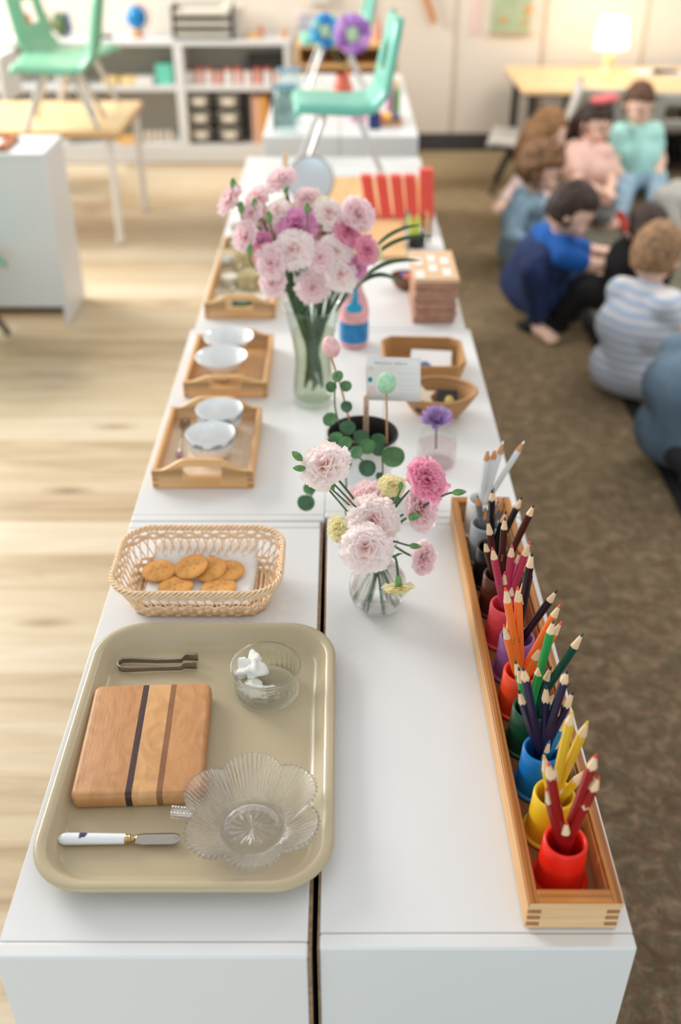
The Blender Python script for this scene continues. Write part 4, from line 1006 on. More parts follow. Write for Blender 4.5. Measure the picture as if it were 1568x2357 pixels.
# purple flower in jar
jx, jy = .1600, 1.433
t = thing('milk_jar', 'small clear glass jar with pinkish water, holding the purple flower', 'jar', (jx, jy, TOP + .0005))
m = MB(); m.lathe([(0, 0), (.030, 0), (.0325, .003), (.0325, .040), (.030, .047), (.0265, .051), (.0262, .056), (.0275, .060)], 48); obj('glass_wall', m, TGLASS, t, ang=180)
m = MB(); m.lathe([(0, .003), (.0315, .004), (.0315, .036), (0, .036)], 48); obj('water', m, thinglass('pink_water', (252, 240, 242)), t, ang=60)
fc = at(1006, 962, 1.425)
t = thing('purple_flower', 'fluffy purple cut flower standing in the small glass jar', 'flower', fc)
m = MB(); rnd = random.Random(4)
for k_ in range(52):
    f = (k_ + .5) / 52; th = 1.45 * f ** .6 + rnd.uniform(-.1, .1); ph = 2.4 * k_; Lp = .0275 * (.75 + .35 * f); wd = .0066
    def pt(s, tt, th=th, ph=ph, Lp=Lp, wd=wd):
        al = Lp * s; w_ = wd * sin(PI * (.12 + .8 * s)) * (tt * 2 - 1); nz = .003 * s * s + .3 * abs(tt - .5) * wd
        x = al * sin(th) - nz * cos(th); z = al * cos(th) + nz * sin(th)
        return (x * cos(ph) - w_ * sin(ph), x * sin(ph) + w_ * cos(ph), z * 1.05 - .008)
    m.grid(pt, 5, 3)
o = obj('bloom', m, [mat('lilac_petals', (208, 176, 228), .7, var=.25, vscale=90)], t, ang=180); o.rotation_euler = (.25, 0, 0)
m = MB(); m.tube(bez([(0, 0, -.006), (0, 0, -.03), (.002, .004, -.06)], 8), .0015, 6); m.lathe([(.002, -.012), (.011, -.009), (.012, -.007), (0, -.005)], 14); obj('stem', m, mat('dark_stem', (62, 46, 60), .6), t, ang=180)
# ------------------------------------------------------------------ right side of units two and three
def shell(name, label, outline, z0, z1, inset, matl, cat='basket', wall=.006):
    c = Vector((sum(p[0] for p in outline) / len(outline), sum(p[1] for p in outline) / len(outline), 0))
    t = thing(name, label, cat, (c.x, c.y, z0))
    def ring(k, z): return [(p[0] * k, p[1] * k, z) for p in [(q[0] - c.x, q[1] - c.y) for q in outline]]
    R = max(abs(p[0] - c.x) for p in outline); kw = 1 - wall / R
    H = z1 - z0; loops = [ring(.01, 0), ring(inset, 0)]
    for i in range(1, 7): s = i / 6; loops.append(ring(inset + (1 - inset) * s ** .8, H * s))
    loops.append(ring(1.01 - wall / R / 2, H + .002))
    for i in range(6, 0, -1): s = i / 6; loops.append(ring((inset + (1 - inset) * s ** .8) * kw, H * s))
    loops += [ring(inset * kw, .005), ring(.01, .005)]
    m = MB(); m.loft(loops, capa=False, capb=False); obj('basket_body', m, matl, t, ang=50)
    m = MB(); r = [Vector(p) for p in ring(1 - wall / R / 2, H + .001)]; r.append(r[0]); m.tube(r, wall * .62, 8, cap=False); obj('basket_rim', m, matl, t, ang=180)
    return t, c
def weave(name, c1, c2, sc=260):
    q = NT(name); tc = q.n('ShaderNodeTexCoord'); wv = q.n('ShaderNodeTexWave', i_Scale=sc, i_Distortion=1.5, i_Detail=1.0); wv.bands_direction = 'Z'; q.l(tc.outputs['Object'], wv.inputs[0])
    w2 = q.n('ShaderNodeTexWave', i_Scale=sc * .6, i_Distortion=2.0); w2.bands_direction = 'X'; q.l(tc.outputs['Object'], w2.inputs[0])
    mx = q.n('ShaderNodeMixRGB', blend_type='MULTIPLY'); mx.inputs[0].default_value = 1; q.l(wv.outputs[0], mx.inputs[1]); q.l(w2.outputs[0], mx.inputs[2])
    r = q.n('ShaderNodeValToRGB'); q.l(mx.outputs[0], r.inputs[0]); r.color_ramp.elements[0].color = lin(c1); r.color_ramp.elements[1].color = lin(c2)
    q.l(r.outputs[0], q.b.inputs['Base Color']); q.b.inputs['Roughness'].default_value = .65
    bp = q.n('ShaderNodeBump', i_Strength=.8, i_Distance=.002); q.l(mx.outputs[0], bp.inputs['Height']); q.l(bp.outputs[0], q.b.inputs['Normal']); return q.m
RAT = weave('honey_rattan', (206, 150, 88), (232, 184, 124)); RAT2 = weave('tan_rattan', (196, 144, 92), (226, 180, 128))
oc = [(.098, 1.858), (.218, 1.853), (.240, 1.835), (.240, 1.738), (.222, 1.712), (.100, 1.712), (.080, 1.738), (.080, 1.838)]
shell('octagonal_basket', 'eight sided honey coloured basket at the back, holding a printed card', oc, TOP + .001, TOP + .040, .86, RAT)
t = thing('picture_card', 'white card with a small coloured picture lying in the eight sided basket', 'card', (.175, 1.775, TOP + .010)); t.rotation_euler = (.25, 0, -.12)
obj('card', MB().box(-.040, .040, -.050, .050, .006, .0068), PAPER, t)
obj('picture', MB().prism([(-.026, -.026), (.004, -.030), (.002, .004), (-.008, .014), (-.022, .012)], .0070, .0073), mat('picture_blue', (70, 120, 176), .6, var=.4, vscale=40), t)
obj('picture_accent', MB().prism([(-.030, -.002), (-.018, -.008), (-.018, .012), (-.028, .014)], .0074, .0077), mat('picture_orange', (232, 116, 84), .6), t)
ov = [(.1765 + .066 * cos(a) * (1 + .06 * cos(2 * a)), 1.607 + .056 * sin(a)) for a in [2 * PI * i / 40 for i in range(40)]]
shell('oval_basket', 'oval tan woven basket holding a pale wooden star and dark figures', ov, TOP + .001, TOP + .046, .55, RAT2)
sc_ = at(975, 885, 1.61)
t = MB(); t.prism([((.026 if i % 2 == 0 else .013) * cos(PI * i / 5 + .3), (.026 if i % 2 == 0 else .013) * sin(PI * i / 5 + .3)) for i in range(10)], -.003, .003)
o = obj('wooden_star', t, mat('pale_maple', (236, 216, 192), .6), loc=(sc_.x, sc_.y, TOP + .034), bevel=.001); o.rotation_euler = (.45, 0, .2); tag(o, 'pale wooden star leaning in the oval basket', 'star')
t = thing('toy_tile', 'small dark tile with a yellow and orange figure in the oval basket', 'toy', (.192, 1.606, TOP + .028)); t.rotation_euler = (.55, 0, -.1)
obj('tile', MB().box(-.019, .019, -.022, .022, -.002, .002), BLACKP, t, bevel=.001)
m = MB(); m.ell((.004, -.004, .004), (.008, .012, .004), 16); obj('figure', m, mat('dull_yellow', (196, 172, 84), .6), t)
m = MB(); m.ell((.004, -.016, .004), (.009, .005, .004), 14); obj('figure_base', m, mat('orange_red', (222, 92, 50), .6), t)
m = MB(); m.ell((0, 0, 0), (.016, .009, .007), 18); o = obj('brown_stone', m, mat('dark_brown', (58, 40, 34), .5), loc=(.148, 1.575, TOP + .026)); tag(o, 'dark brown rounded piece in the oval basket', 'toy')
m = MB(); m.ell((0, 0, 0), (.012, .007, .006), 18); o = obj('blue_stone', m, mat('sky_blue', (70, 150, 190), .5), loc=(.172, 1.568, TOP + .026)); tag(o, 'blue rounded piece in the oval basket', 'toy')
# painted bottle
b0 = at(815, 803, 1.885)
t = thing('painted_bottle', 'pink bottle painted with blue, standing behind the tall vase', 'bottle', (b0.x, 1.915, TOP + .0005))
k = 1.0
m = MB(); m.lathe([(0, 0), (.026, 0), (.029, .004), (.0295, .05), (.031, .075), (.027, .095), (.018, .115), (.013, .14), (.012, .155), (0, .156)], 40, rf=lambda a, i: 1); obj('bottle_body', m, mat('pink_paint', (240, 176, 182), .35, var=.12, vscale=40), t, ang=60)
m = MB(); m.lathe([(.0296, .012), (.0302, .016), (.0303, .05), (.0298, .056)], 40, rf=lambda a, i: 1 + .0 * a); obj('blue_paint_band', m, mat('cyan_blue_paint', (20, 130, 190), .35, var=.15, vscale=50), t, ang=60)
m = MB(); m.ell((0, -.024, .088), (.017, .008, .013), 18); m.tube([(0, -.0225, .095), (.003, -.020, .115), (0, -.0155, .13), (0, -.0135, .155)], [.007, .005, .0055, .006], 10); obj('blue_paint_drip', m, mat('cyan_paint', (14, 160, 200), .35), t, ang=180)
# stack of brown boards
fx0, fx1 = .1585, .2480
for i in range(11):
    z = TOP + .0005 + i * .0093; j = .0012 * (((i * 7) % 5) - 2)
    lab = 'brown board, %s of the stack on the third right unit' % ('topmost' if i == 10 else 'bottommost' if i == 0 else ORD[10 - i] + ' from the top')
    if i < 10:
        o = obj('brown_board', MB().box(fx0 + j, fx1 + j, 2.022 - j, 2.195, z, z + .0086), mat('brown_board_edge', (178, 132, 110), .75, var=.1, vscale=60), bevel=.0015); tag(o, lab, 'board', 'stacked brown boards')
    else:
        t = thing('brown_board', lab + ', with pale squares', 'board', ((fx0 + fx1) / 2, 2.1, z), 0, 'stacked brown boards')
        obj('board', MB().box(fx0 - .003, fx1 + .003, 2.018, 2.2, z, z + .0086), mat('tan_board', (222, 184, 146), .7), t, W=True, bevel=.0015)
        for x, y in ((.170, 2.045), (.170, 2.125), (.200, 2.085), (.200, 2.145), (.228, 2.06), (.228, 2.13)):
            obj('pale_square', MB().box(x - .009, x + .009, y - .022, y + .022, z + .0087, z + .0095), mat('cream_square', (238, 232, 222), .7), t, W=True)
# small brown bowl
c = at(930, 640, 2.19)
t = thing('wooden_bowl', 'small dark brown bowl left of the stack of brown boards', 'bowl', (.150, 2.235, TOP + .0005))
m = MB(); m.lathe([(0, 0), (.016, 0), (.026, .010), (.032, .024), (.0335, .032), (.0315, .032), (.029, .024), (.022, .010), (0, .006)], 40); obj('bowl', m, mat('dark_wood', (128, 74, 44), .4), t, ang=60)
m = MB(); m.ell((.008, 0, .026), (.012, .012, .008), 14); obj('filling', m, mat('coral_piece', (226, 112, 98), .6), t)
m = MB(); m.ell((-.003, .006, .030), (.007, .007, .006), 12); obj('filling', m, mat('periwinkle_piece', (120, 130, 200), .6), t)
# wood work board on units three/four
xr = .232
wb = thing('work_board', 'large tan wooden board with a raised right edge lying under the red posts', 'board', (.09, 2.8, TOP + .001))
obj('panel', MB().box(-.05, .168, 2.43, 2.70, TOP + .001, TOP + .010), woodmat('honey_panel', (216, 170, 114), (230, 188, 136), 1, 4, 10), wb, W=True, bevel=.0015)
obj('panel', MB().box(-.05, .232, 2.70, 3.16, TOP + .001, TOP + .010), MC['honey_panel'], wb, W=True, bevel=.0015)
obj('raised_edge', MB().box(.232, .240, 2.62, 3.10, TOP + .001, TOP + .030), BEECHY, wb, W=True, bevel=.0015)
RED = mat('red_gloss', (232, 72, 52), .35, coat=.2)
for i, (u0, u1) in enumerate(((858, 843), (890, 877), (921, 911), (950, 943), (982, 981))):
    bt = at(u0, 508 - 2 * (i == 0), 2.745); tp = at(u1, 402 if i < 4 else 388, 2.80)
    hw_ = .0158 if i < 4 else .0190; ax = tp - bt
    m = MB(); 
    vs = [(bt.x + sx * hw_, bt.y + sy * .016, TOP + .0105) for sy in (-1, 1) for sx in (-1, 1)] + [(tp.x + sx * hw_, tp.y + sy * .016, tp.z) for sy in (-1, 1) for sx in (-1, 1)]
    m.add(vs, [(0, 2, 3, 1), (4, 5, 7, 6), (0, 1, 5, 4), (1, 3, 7, 5), (3, 2, 6, 7), (2, 0, 4, 6)])
    o = obj('red_post', m, RED, bevel=.002); tag(o, 'upright red wooden post, %s of the row of five' % ('leftmost', 'second from the left', 'middle one', 'second from the right', 'rightmost and thickest')[i], 'post', 'red wooden posts')
# pen cup with scissors
pc = Vector((.197, 2.53, TOP + .0005))
t = thing('pen_cup', 'small black wire cup behind the stack of brown boards, holding green scissors', 'cup', pc)
m = MB(); m.lathe([(0, 0), (.021, 0), (.022, .002), (.023, .03), (.0215, .03), (.02, .004), (0, .003)], 32); obj('cup_body', m, BLACKP, t, ang=50)
for k_, (u0, u1, col, lb) in enumerate(((953, 942, (204, 220, 96), 'left lime green scissors handle in the black cup'), (958, 962, (204, 220, 96), 'right lime green scissors handle in the black cup'), (950, 938, (0, 118, 136), 'teal handled tool behind the lime green handles'))):
    a = at(u0, 565, 2.53); b_ = at(u1, 495 - (10 if k_ == 2 else 0), 2.53 + .012 * (k_ == 2))
    m = MB(); n = 12
    m.tube([a.lerp(b_, i / n) for i in range(n + 1)], [.008 * math.sqrt(max(.05, sin(PI * (.08 + .86 * i / n)))) for i in range(n + 1)], 12)
    o = obj('scissors_handle', m, mat('plastic_%d' % (k_ // 2), col, .4)); tag(o, lb, 'scissors', 'tools in the black cup')
for k_, u in enumerate((978, 991)):
    m = MB(); m.tube([at(u - 4, 560, 2.53), at(u, 492 + 6 * k_, 2.55)], .0035, 8); o = obj('black_marker', m, BLACKP); tag(o, ('left' if k_ == 0 else 'right') + ' thin black marker in the cup behind the brown boards', 'marker', 'black markers')
# round mirror / drum
c = at(716, 455, 2.86)
t = thing('round_mirror', 'round silver disc in a wooden edged stand behind the tall bouquet', 'mirror', (c.x, 2.86, TOP + .0005)); 
Rm = .062
m = MB(); m.lathe([(0, -.008), (Rm, -.008), (Rm + .002, -.006), (Rm + .002, .006), (Rm, .008), (Rm - .004, .006), (0, .006)], 56); T_ = Matrix.Translation((0, 0, .080)) @ Matrix.Rotation(math.radians(66), 4, 'X'); m.v = [tuple(T_ @ Vector(p)) for p in m.v]
obj('disc', m, mat('satin_silver', (206, 212, 216), .35, .6), t, ang=50)
m = MB(); m.lathe([(Rm + .0015, -.007), (Rm + .004, -.007), (Rm + .004, .007), (Rm + .0015, .007)], 56); m.v = [tuple(T_ @ Vector(p)) for p in m.v]; obj('dark_rim', m, mat('grey_rim', (120, 122, 122), .4, .5), t, ang=50)
obj('stand', MB().box(-Rm - .014, -Rm - .002, -.012, .012, 0, .15), BEECH, t, bevel=.002); obj('stand_foot', MB().box(-Rm - .014, Rm * .8, -.016, .016, 0, .012), BEECH, t, bevel=.002)
#@@PART4
# ------------------------------------------------------------------ moulded plastic chairs
MINT = mat('mint_plastic', (112, 190, 170), .28); MINT2 = mat('sage_plastic', (124, 184, 150), .35); GREYP = mat('grey_plastic', (196, 190, 180), .45)
def chair(label, loc, rotz, s=1.0, matl=MINT, legmat=CHROME, seatz=.20, backz=.435, group='stacked plastic chairs', wid=.115):
    t = thing('school_chair', label, 'chair', loc, rotz, group)
    m = MB(); nu, nv = 30, 22
    def prof(k):   # k 0 front lip -> 1 top of back ; front towards -x
        P = [(-.150, -.014), (-.140, .002), (-.05, -.004), (.03, -.010), (.085, -.004), (.115, .030), (.128, .09), (.142, .16), (.158, .235)]
        f = k * (len(P) - 1); i = min(int(f), len(P) - 2); a = f - i
        return P[i][0] * (1 - a) + P[i + 1][0] * a, P[i][1] * (1 - a) + P[i + 1][1] * a
    kz = (backz - seatz) / .235
    def f(k, tt):
        x, z = prof(k); y = (tt * 2 - 1); w_ = wid * (1 - .16 * max(0, (k - .6) / .4) - .12 * max(0, (k - .92) / .08) - .10 * max(0, (.06 - k) / .06))
        dish = .010 * y * y; sk = max(0, (abs(y) - .80) / .2) ** 1.5 * .026; sk += .020 * max(0, (k - .955) / .045) * 0
        kb = min(1, max(0, (k - .5) / .15)); return ((x - dish * kb + sk * kb) * s, y * w_ * s, (z * kz + seatz + (dish - sk) * (1 - kb)) * s)
    m.grid(f, nu, nv)
    # oval hand slot in the back
    keep = [i for i in range(len(m.f)) if not (22 <= i // nv <= 25 and 7 <= i % nv <= 14)]
    m.f = [m.f[i] for i in keep]; m.m = [m.m[i] for i in keep]
    obj('seat_shell', m, matl, t, ang=180, solid=.006 * s)
    for sy in (-1, 1):
        for sx in (-1, 1):
            a = (sx * .045 * s - .01, sy * .075 * s, (seatz - .022) * s); b = ((-.125 if sx < 0 else .115) * s, sy * .105 * s, .004 * s)
            m = MB(); m.tube([a, ((a[0] * .3 + b[0] * .7), (a[1] * .3 + b[1] * .7), a[2] * .3 + b[2] * .7), b], .0085 * s, 10); obj('leg', m, legmat, t)
    m = MB()
    for sy in (-1, 1): m.tube([(-.11 * s, sy * .075 * s, (seatz - .02) * s), (.09 * s, sy * .075 * s, (seatz - .022) * s)], .008 * s, 8)
    for sx in (-.05, .04): m.tube([(sx * s, -.075 * s, (seatz - .02) * s), (sx * s, .075 * s, (seatz - .02) * s)], .007 * s, 8)
    obj('seat_frame', m, legmat, t)
    return t
chair('mint green plastic chair with chrome legs, nearest, standing behind the tall bouquet', (.004, 3.330, TOP + .001), .08, 1.02, wid=.128)
chair('pale mint chair on the far white shelf unit, partly behind the blue paper flower', (-.02, 4.66, TOP + .001), .1, 1.0)
TBL = woodmat('maple_table_top', (228, 186, 128), (242, 212, 164), 0, 3, 8, rough=.35)
def table(label, x0, x1, y0, y1, zt_, legs, legm, legr=.018, edge=None):
    t = thing('low_table', label, 'table', ((x0 + x1) / 2, (y0 + y1) / 2, .004))
    obj('table_top', MB().box(x0, x1, y0, y1, zt_ - .026, zt_), TBL, t, W=True, bevel=.006)
    obj('table_edge', MB().box(x0 + .002, x1 - .002, y0 + .002, y1 - .002, zt_ - .033, zt_ - .0265), edge or mat('brown_edge', (170, 116, 62), .5), t, W=True)
    for x, y in legs:
        m = MB(); m.tube([(x, y, zt_ - .033), (x, y, .05), (x, y, .006)], [legr, legr, legr], 14); m.tube([(x, y, .03), (x, y, .006)], legr * 1.25, 14); obj('leg', m, legm, t, W=True)
    return t
WLEG = mat('white_enamel', (240, 236, 230), .35)
table('maple topped low table with white legs, carrying two stacked green chairs', -2.1, -.93, 4.36, 4.96, .50, [(-.99, 4.42), (-.962, 4.92), (-2.03, 4.42), (-2.03, 4.92)], WLEG, .016)
chair('sage green chair facing left on the maple table', (-1.165, 4.47, .501), .10, 1.22, MINT2, CHROME, .205, .44, wid=.12)
chair('sage green chair facing right on the maple table, behind its twin', (-1.20, 4.78, .501), PI - .25, 1.22, MINT2, CHROME, .205, .44, wid=.12)
DARKM = mat('dark_metal', (58, 52, 48), .5, .3)
tx = on(1192, 190, .484).x
table('long maple table by the back wall with a glowing lamp on it', tx, 3.4, 5.30, 5.98, .484, [(tx + .06, 5.36), (tx + .06, 5.9), (2.2, 5.36), (3.3, 5.36), (3.3, 5.9)], DARKM, .02, DARKM)
chair('grey chair with dark legs tucked under the left end of the long table', (tx + .05, 5.27, .004), -.2, 1.35, GREYP, DARKM, .20, .40, 'grey chairs at the long table')
chair('grey chair with its back to the room before the long table', (at(1385, 230, 5.3).x, 5.46, .004), -PI / 2, 1.28, GREYP, DARKM, .20, .385, 'grey chairs at the long table', wid=.14)
chair('grey chair at the far right of the long table, partly cut off', (at(1552, 300, 5.3).x, 5.50, .004), -PI / 2, 1.3, GREYP, DARKM, .20, .36, 'grey chairs at the long table', wid=.13)
chair('mint green chair at the left edge, before the white cabinet', (at(-22, 520, 3.2).x - .26, 3.22, .004), PI, 1.5, MINT2, mat('worn_chrome', (130, 122, 112), .35, .8), .20, .43)
# lamp
lc = at(1397, 175, 5.72)
t = thing('table_lamp', 'glowing white lamp on the long maple table', 'lamp', (lc.x, 5.72, .485))
m = MB(); m.lathe([(0, 0), (.045, 0), (.048, .006), (.03, .02), (.026, .05), (.034, .08), (.022, .12), (.010, .135), (.008, .16), (0, .16)], 32); obj('lamp_base', m, mat('amber_ceramic', (236, 206, 160), .3), t, ang=50)
m = MB(); m.lathe([(.086, .128), (.085, .15), (.080, .22), (.070, .262), (.055, .275)], 40); obj('lamp_shade', m, mat('glowing_shade', (255, 246, 226), .8, emit=1.3), t, ang=180, solid=.003)
m = MB(); m.ell((0, 0, .2), .022, 16); obj('bulb', m, mat('lit_bulb', (255, 224, 180), .5, emit=8), t)
l = bpy.data.lights.new('lamp_glow', 'POINT'); l.energy = 3.2; l.color = (1, .78, .5); l.shadow_soft_size = .06
o = bpy.data.objects.new('lamp_glow', l); C.objects.link(o); o.location = (lc.x, 5.72, .86)
for k, (u, v) in enumerate(((1508, 165), (1556, 168))):
    p = on(u, v, .486); o = obj('paper_sheet', MB().box(-.12, .12, -.08, .08, 0, .002), PAPER, loc=(p.x, min(p.y, 5.85), .4855)); o.rotation_euler.z = .2 - .5 * k; tag(o, ('left' if k == 0 else 'right') + ' white paper lying on the long table', 'paper', 'papers on the long table')
# storage under the table
m = MB(); t = thing('storage_rack', 'dark brown rack with pale bins under the right part of the long table', 'rack', (2.2, 5.8, .004))
obj('rack_frame', MB().box(1.25, 3.2, 5.60, 5.93, .02, .05).box(1.25, 3.2, 5.60, 5.93, .22, .24).box(1.25, 1.27, 5.6, 5.93, .02, .40).box(2.1, 2.12, 5.6, 5.93, .02, .40).box(3.18, 3.2, 5.6, 5.93, .02, .40), mat('dark_walnut', (70, 50, 40), .7), t, W=True)
obj('rack_back', MB().box(1.25, 3.2, 5.925, 5.93, .02, .43), mat('dark_walnut_back', (62, 44, 36), .8), t, W=True)
for k, x in enumerate((1.35, 1.62, 1.88, 2.2, 2.5, 2.8)):
    o = obj('storage_bin', MB().box(x, x + .2, 5.62, 5.88, .241, .36), mat('bin_%d' % (k % 3), [(120, 92, 76), (176, 150, 120), (96, 78, 68)][k % 3], .7), bevel=.006); tag(o, '%s bin on the dark rack, %s' % (['brown', 'tan', 'dark brown'][k % 3], 'leftmost' if k == 0 else ORD[k] + ' from the left'), 'bin', 'bins under the long table')
# ------------------------------------------------------------------ back bookcase
BY0, BY1 = 5.80, 6.084
def bx(u): return at(u, 200, BY0).x
t = thing('bookcase', 'long white open bookcase along the back wall', 'bookcase', (-1.2, 5.94, .004))
xr_ = bx(672)
obj('top_board', MB().box(-2.75, xr_, BY0, BY1, .612, .638), WHITE, t, W=True, bevel=.003)
obj('shelf_board', MB().box(-2.73, xr_ - .03, BY0 + .004, BY1 - .01, .385, .412), WHITE, t, W=True, bevel=.002)
obj('base_board', MB().box(-2.75, xr_, BY0 - .002, BY1, .004, .105), WHITE, t, W=True, bevel=.003)
for u in (656, 405, 130, -120):
    x = bx(u); obj('divider', MB().box(x, x + (.026 if u != 405 else .05), BY0 + .001, BY1 - .01, .105, .612), WHITE, t, W=True, bevel=.002)
obj('back_board', MB().box(-2.73, xr_ - .02, BY1 - .01, BY1 - .002, .105, .612), mat('grey_back', (188, 184, 172), .7), t, W=True)
def put(name, label, cat, mb, matl, loc, group=None, **k):
    o = obj(name, mb, matl, loc=loc, **k); tag(o, label, cat, group); return o
# globe
c = at(314, 45, 5.93)
t = thing('globe', 'small bright blue globe on a wooden foot on top of the bookcase', 'globe', (c.x, 5.93, .639))
m = MB(); m.ell((0, 0, .095), .056, 32); obj('sphere', m, mat('globe_blue', (10, 130, 196), .3, var=.12, vscale=30), t, ang=180)
m = MB(); m.lathe([(0, 0), (.040, 0), (.042, .008), (.018, .018), (.008, .04), (0, .04)], 28); m.tube([(.07 * cos(a), 0, .095 + .063 * sin(a)) for a in [-PI / 2 + PI * i / 16 for i in range(17)]], .004, 8); obj('stand', m, mat('orange_wood', (202, 132, 76), .5), t, ang=50)
# letter tray
c = at(470, 60, 5.9)
t = thing('letter_tray', 'black wire three tier paper tray on top of the bookcase', 'tray', (c.x, 5.93, .639))
for z in (0.01, .06, .11): obj('tier', MB().box(-.16, .16, -.11, .11, z, z + .004).box(-.16, -.156, -.11, .11, z, z + .03).box(.156, .16, -.11, .11, z, z + .03).box(-.16, .16, .106, .11, z, z + .03), DARKM, t)
for sx in (-1, 1): obj('upright', MB().box(sx * .158 - .004, sx * .158 + .004, -.10, .10, 0, .16), DARKM, t)
for z in (.0145, .0645, .1145): obj('paper_stack', MB().box(-.145, .145, -.105, .095, z, z + .022), mat('cream_papers', (214, 206, 192), .8), t)
put('box_file', 'pale box right of the black paper tray on the bookcase', 'box', MB().box(-.055, .055, -.07, .07, 0, .155), mat('pale_card', (226, 218, 204), .8), (at(535, 20, 5.93).x, 5.96, .639), bevel=.004)
put('dark_block', 'small dark block left of the blue globe on the bookcase', 'block', MB().box(-.035, .035, -.02, .02, 0, .016), BLACKP, (at(247, 88, 5.9).x, 5.88, .639), bevel=.003)
for k, (u, w_, h_, c_, lb) in enumerate(((583, .045, .022, (234, 186, 120), 'low tan wooden toy near the right end of the bookcase top'), (600, .014, .055, (238, 140, 110), 'slim coral peg near the right end of the bookcase top'), (655, .016, .04, (214, 150, 90), 'small orange wooden figure at the right end of the bookcase top'))):
    m = MB(); m.lathe([(0, 0), (w_, 0), (w_, h_ * .7), (w_ * .7, h_), (0, h_)], 20); put('wooden_toy', lb, 'toy', m, mat('toy_%d' % k, c_, .6), (at(u, 75, 5.9).x, 5.90 + .03 * (k == 1), .639))
for k, (u, w_, c_, lb) in enumerate(((52, .09, (200, 100, 70), 'red and cream pot'), (140, .08, (90, 110, 70), 'dark green leafy toy'), (152, .05, (120, 140, 170), 'blue grey figure'), (100, .07, (214, 196, 160), 'cream box'))):
    m = MB(); m.ell((0, 0, .06), (w_ * .6, w_ * .5, .06), 18, fn=lambda d: 1 + .25 * noise.noise(d * 3)); put('shelf_toy', lb + ' on the left part of the bookcase top', 'toy', m, mat('ltoy_%d' % k, c_, .7, var=.4, vscale=30), (at(u, 60, 5.92).x, 5.93, .64))
# items inside
put('teal_box', 'teal box beside the divider on the upper shelf of the bookcase', 'box', MB().box(-.045, .045, -.06, .06, 0, .10), mat('teal_card', (110, 205, 180), .6), (at(381, 165, 5.9).x, 5.90, .4125), bevel=.003)
for k, (u, c_, lb) in enumerate(((262, (240, 206, 140), 'left yellow tub on the upper shelf'), (292, (246, 214, 150), 'right yellow tub on the upper shelf'), (335, (232, 228, 218), 'white tub on the upper shelf'))):
    put('plastic_tub', lb + ' of the bookcase', 'tub', MB().box(-.05, .05, -.06, .06, 0, .035), mat('tub_%d' % k, c_, .6), (at(u, 180, 5.88).x, 5.88, .4125), 'tubs on the bookcase', bevel=.006)
cols = [(236, 232, 226), (236, 196, 184), (240, 226, 220), (228, 164, 150), (238, 232, 226), (246, 222, 214), (226, 176, 164), (236, 232, 228), (222, 216, 206), (236, 230, 224)]
for k, c_ in enumerate(cols):
    u = 436 + k * 22.5; m = MB(); r_ = .022; m.lathe([(0, 0), (r_, 0), (r_, .062), (r_ * .8, .068), (0, .068)], 20)
    t = thing('small_jar', 'small %s jar on the upper right shelf of the bookcase, %s' % ('white' if min(c_) > 200 else 'pinkish', 'leftmost' if k == 0 else 'rightmost' if k == 9 else ORD[k] + ' from left'), 'jar', (at(u, 175, 5.86).x, 5.86, .4125), 0, 'jars in the bookcase')
    obj('jar_body', m, mat('sj_%d' % (k % 4), c_, .5), t); m = MB(); m.lathe([(0, .069), (r_ * .9, .069), (r_ * .9, .084), (0, .084)], 20); obj('lid', m, mat('jar_lid_dark' if k % 3 == 0 else 'jar_lid_red', (90, 80, 74) if k % 3 == 0 else (196, 96, 84), .5), t)
put('dark_bin', 'dark grey bin behind the jars on the upper right shelf', 'bin', MB().box(-.12, .12, -.03, .03, 0, .125), mat('charcoal', (92, 88, 82), .7), (at(620, 160, 6.0).x, 6.02, .4125), bevel=.005)
# drawer towers
for ti, u in enumerate((460, 527)):
    x = at(u, 270, 5.83).x
    t = thing('drawer_tower', ('left' if ti == 0 else 'right') + ' black three drawer tower in the bookcase', 'drawers', (x, 5.93, .106), 0, 'drawer towers in the bookcase')
    obj('frame', MB().box(-.072, -.066, -.10, .10, 0, .268).box(.066, .072, -.10, .10, 0, .268).box(-.072, .072, -.10, .10, .262, .268).box(-.072, .072, -.10, .10, .084, .090).box(-.072, .072, -.10, .10, .172, .178).box(-.072, .072, -.10, .10, 0, .006), BLACKP, t)
    for k in range(3):
        d = obj('drawer', MB().box(-.064, .064, -.104, .09, .010 + k * .088, .078 + k * .088), mat('smoke_plastic', (104, 98, 90), .35), t, bevel=.004)
        obj('drawer_label', MB().box(-.034, .034, -.107, -.1042, .026 + k * .088, .062 + k * .088), mat('label_cream', (232, 224, 206), .7), d)
        obj('drawer_rim', MB().box(-.062, .062, -.110, -.1042, .070 + k * .088, .079 + k * .088), mat('clear_rim', (184, 178, 166), .3), d, bevel=.002)
bc = [(226, 176, 150), (240, 190, 160), (236, 176, 90), (230, 160, 80)]
for k in range(4):
    put('tall_book', '%s tall book standing right in the bookcase, %s' % ('pink' if k < 2 else 'orange', 'leftmost' if k == 0 else ORD[k] + ' from the left'), 'book', MB().box(-.010, .010, -.08, .08, 0, .25 - .01 * (k % 2)), mat('book_%d' % k, bc[k], .6), (at(586 + k * 9.5, 260, 5.87).x, 5.90, .106), 'books in the bookcase', bevel=.001)
for k, u in enumerate((338, 350, 364, 378, 392)):
    m = MB(); m.lathe([(0, 0), (.013, 0), (.013, .05), (.008, .06), (0, .06)], 16); put('small_bottle', 'small pale bottle on the bookcase floor, %s' % ('leftmost' if k == 0 else ORD[k] + ' from the left'), 'bottle', m, mat('pb_%d' % (k % 2), (206, 200, 188) if k % 2 else (226, 206, 180), .5), (at(u, 315, 5.86).x, 5.87, .106), 'bottles in the bookcase')
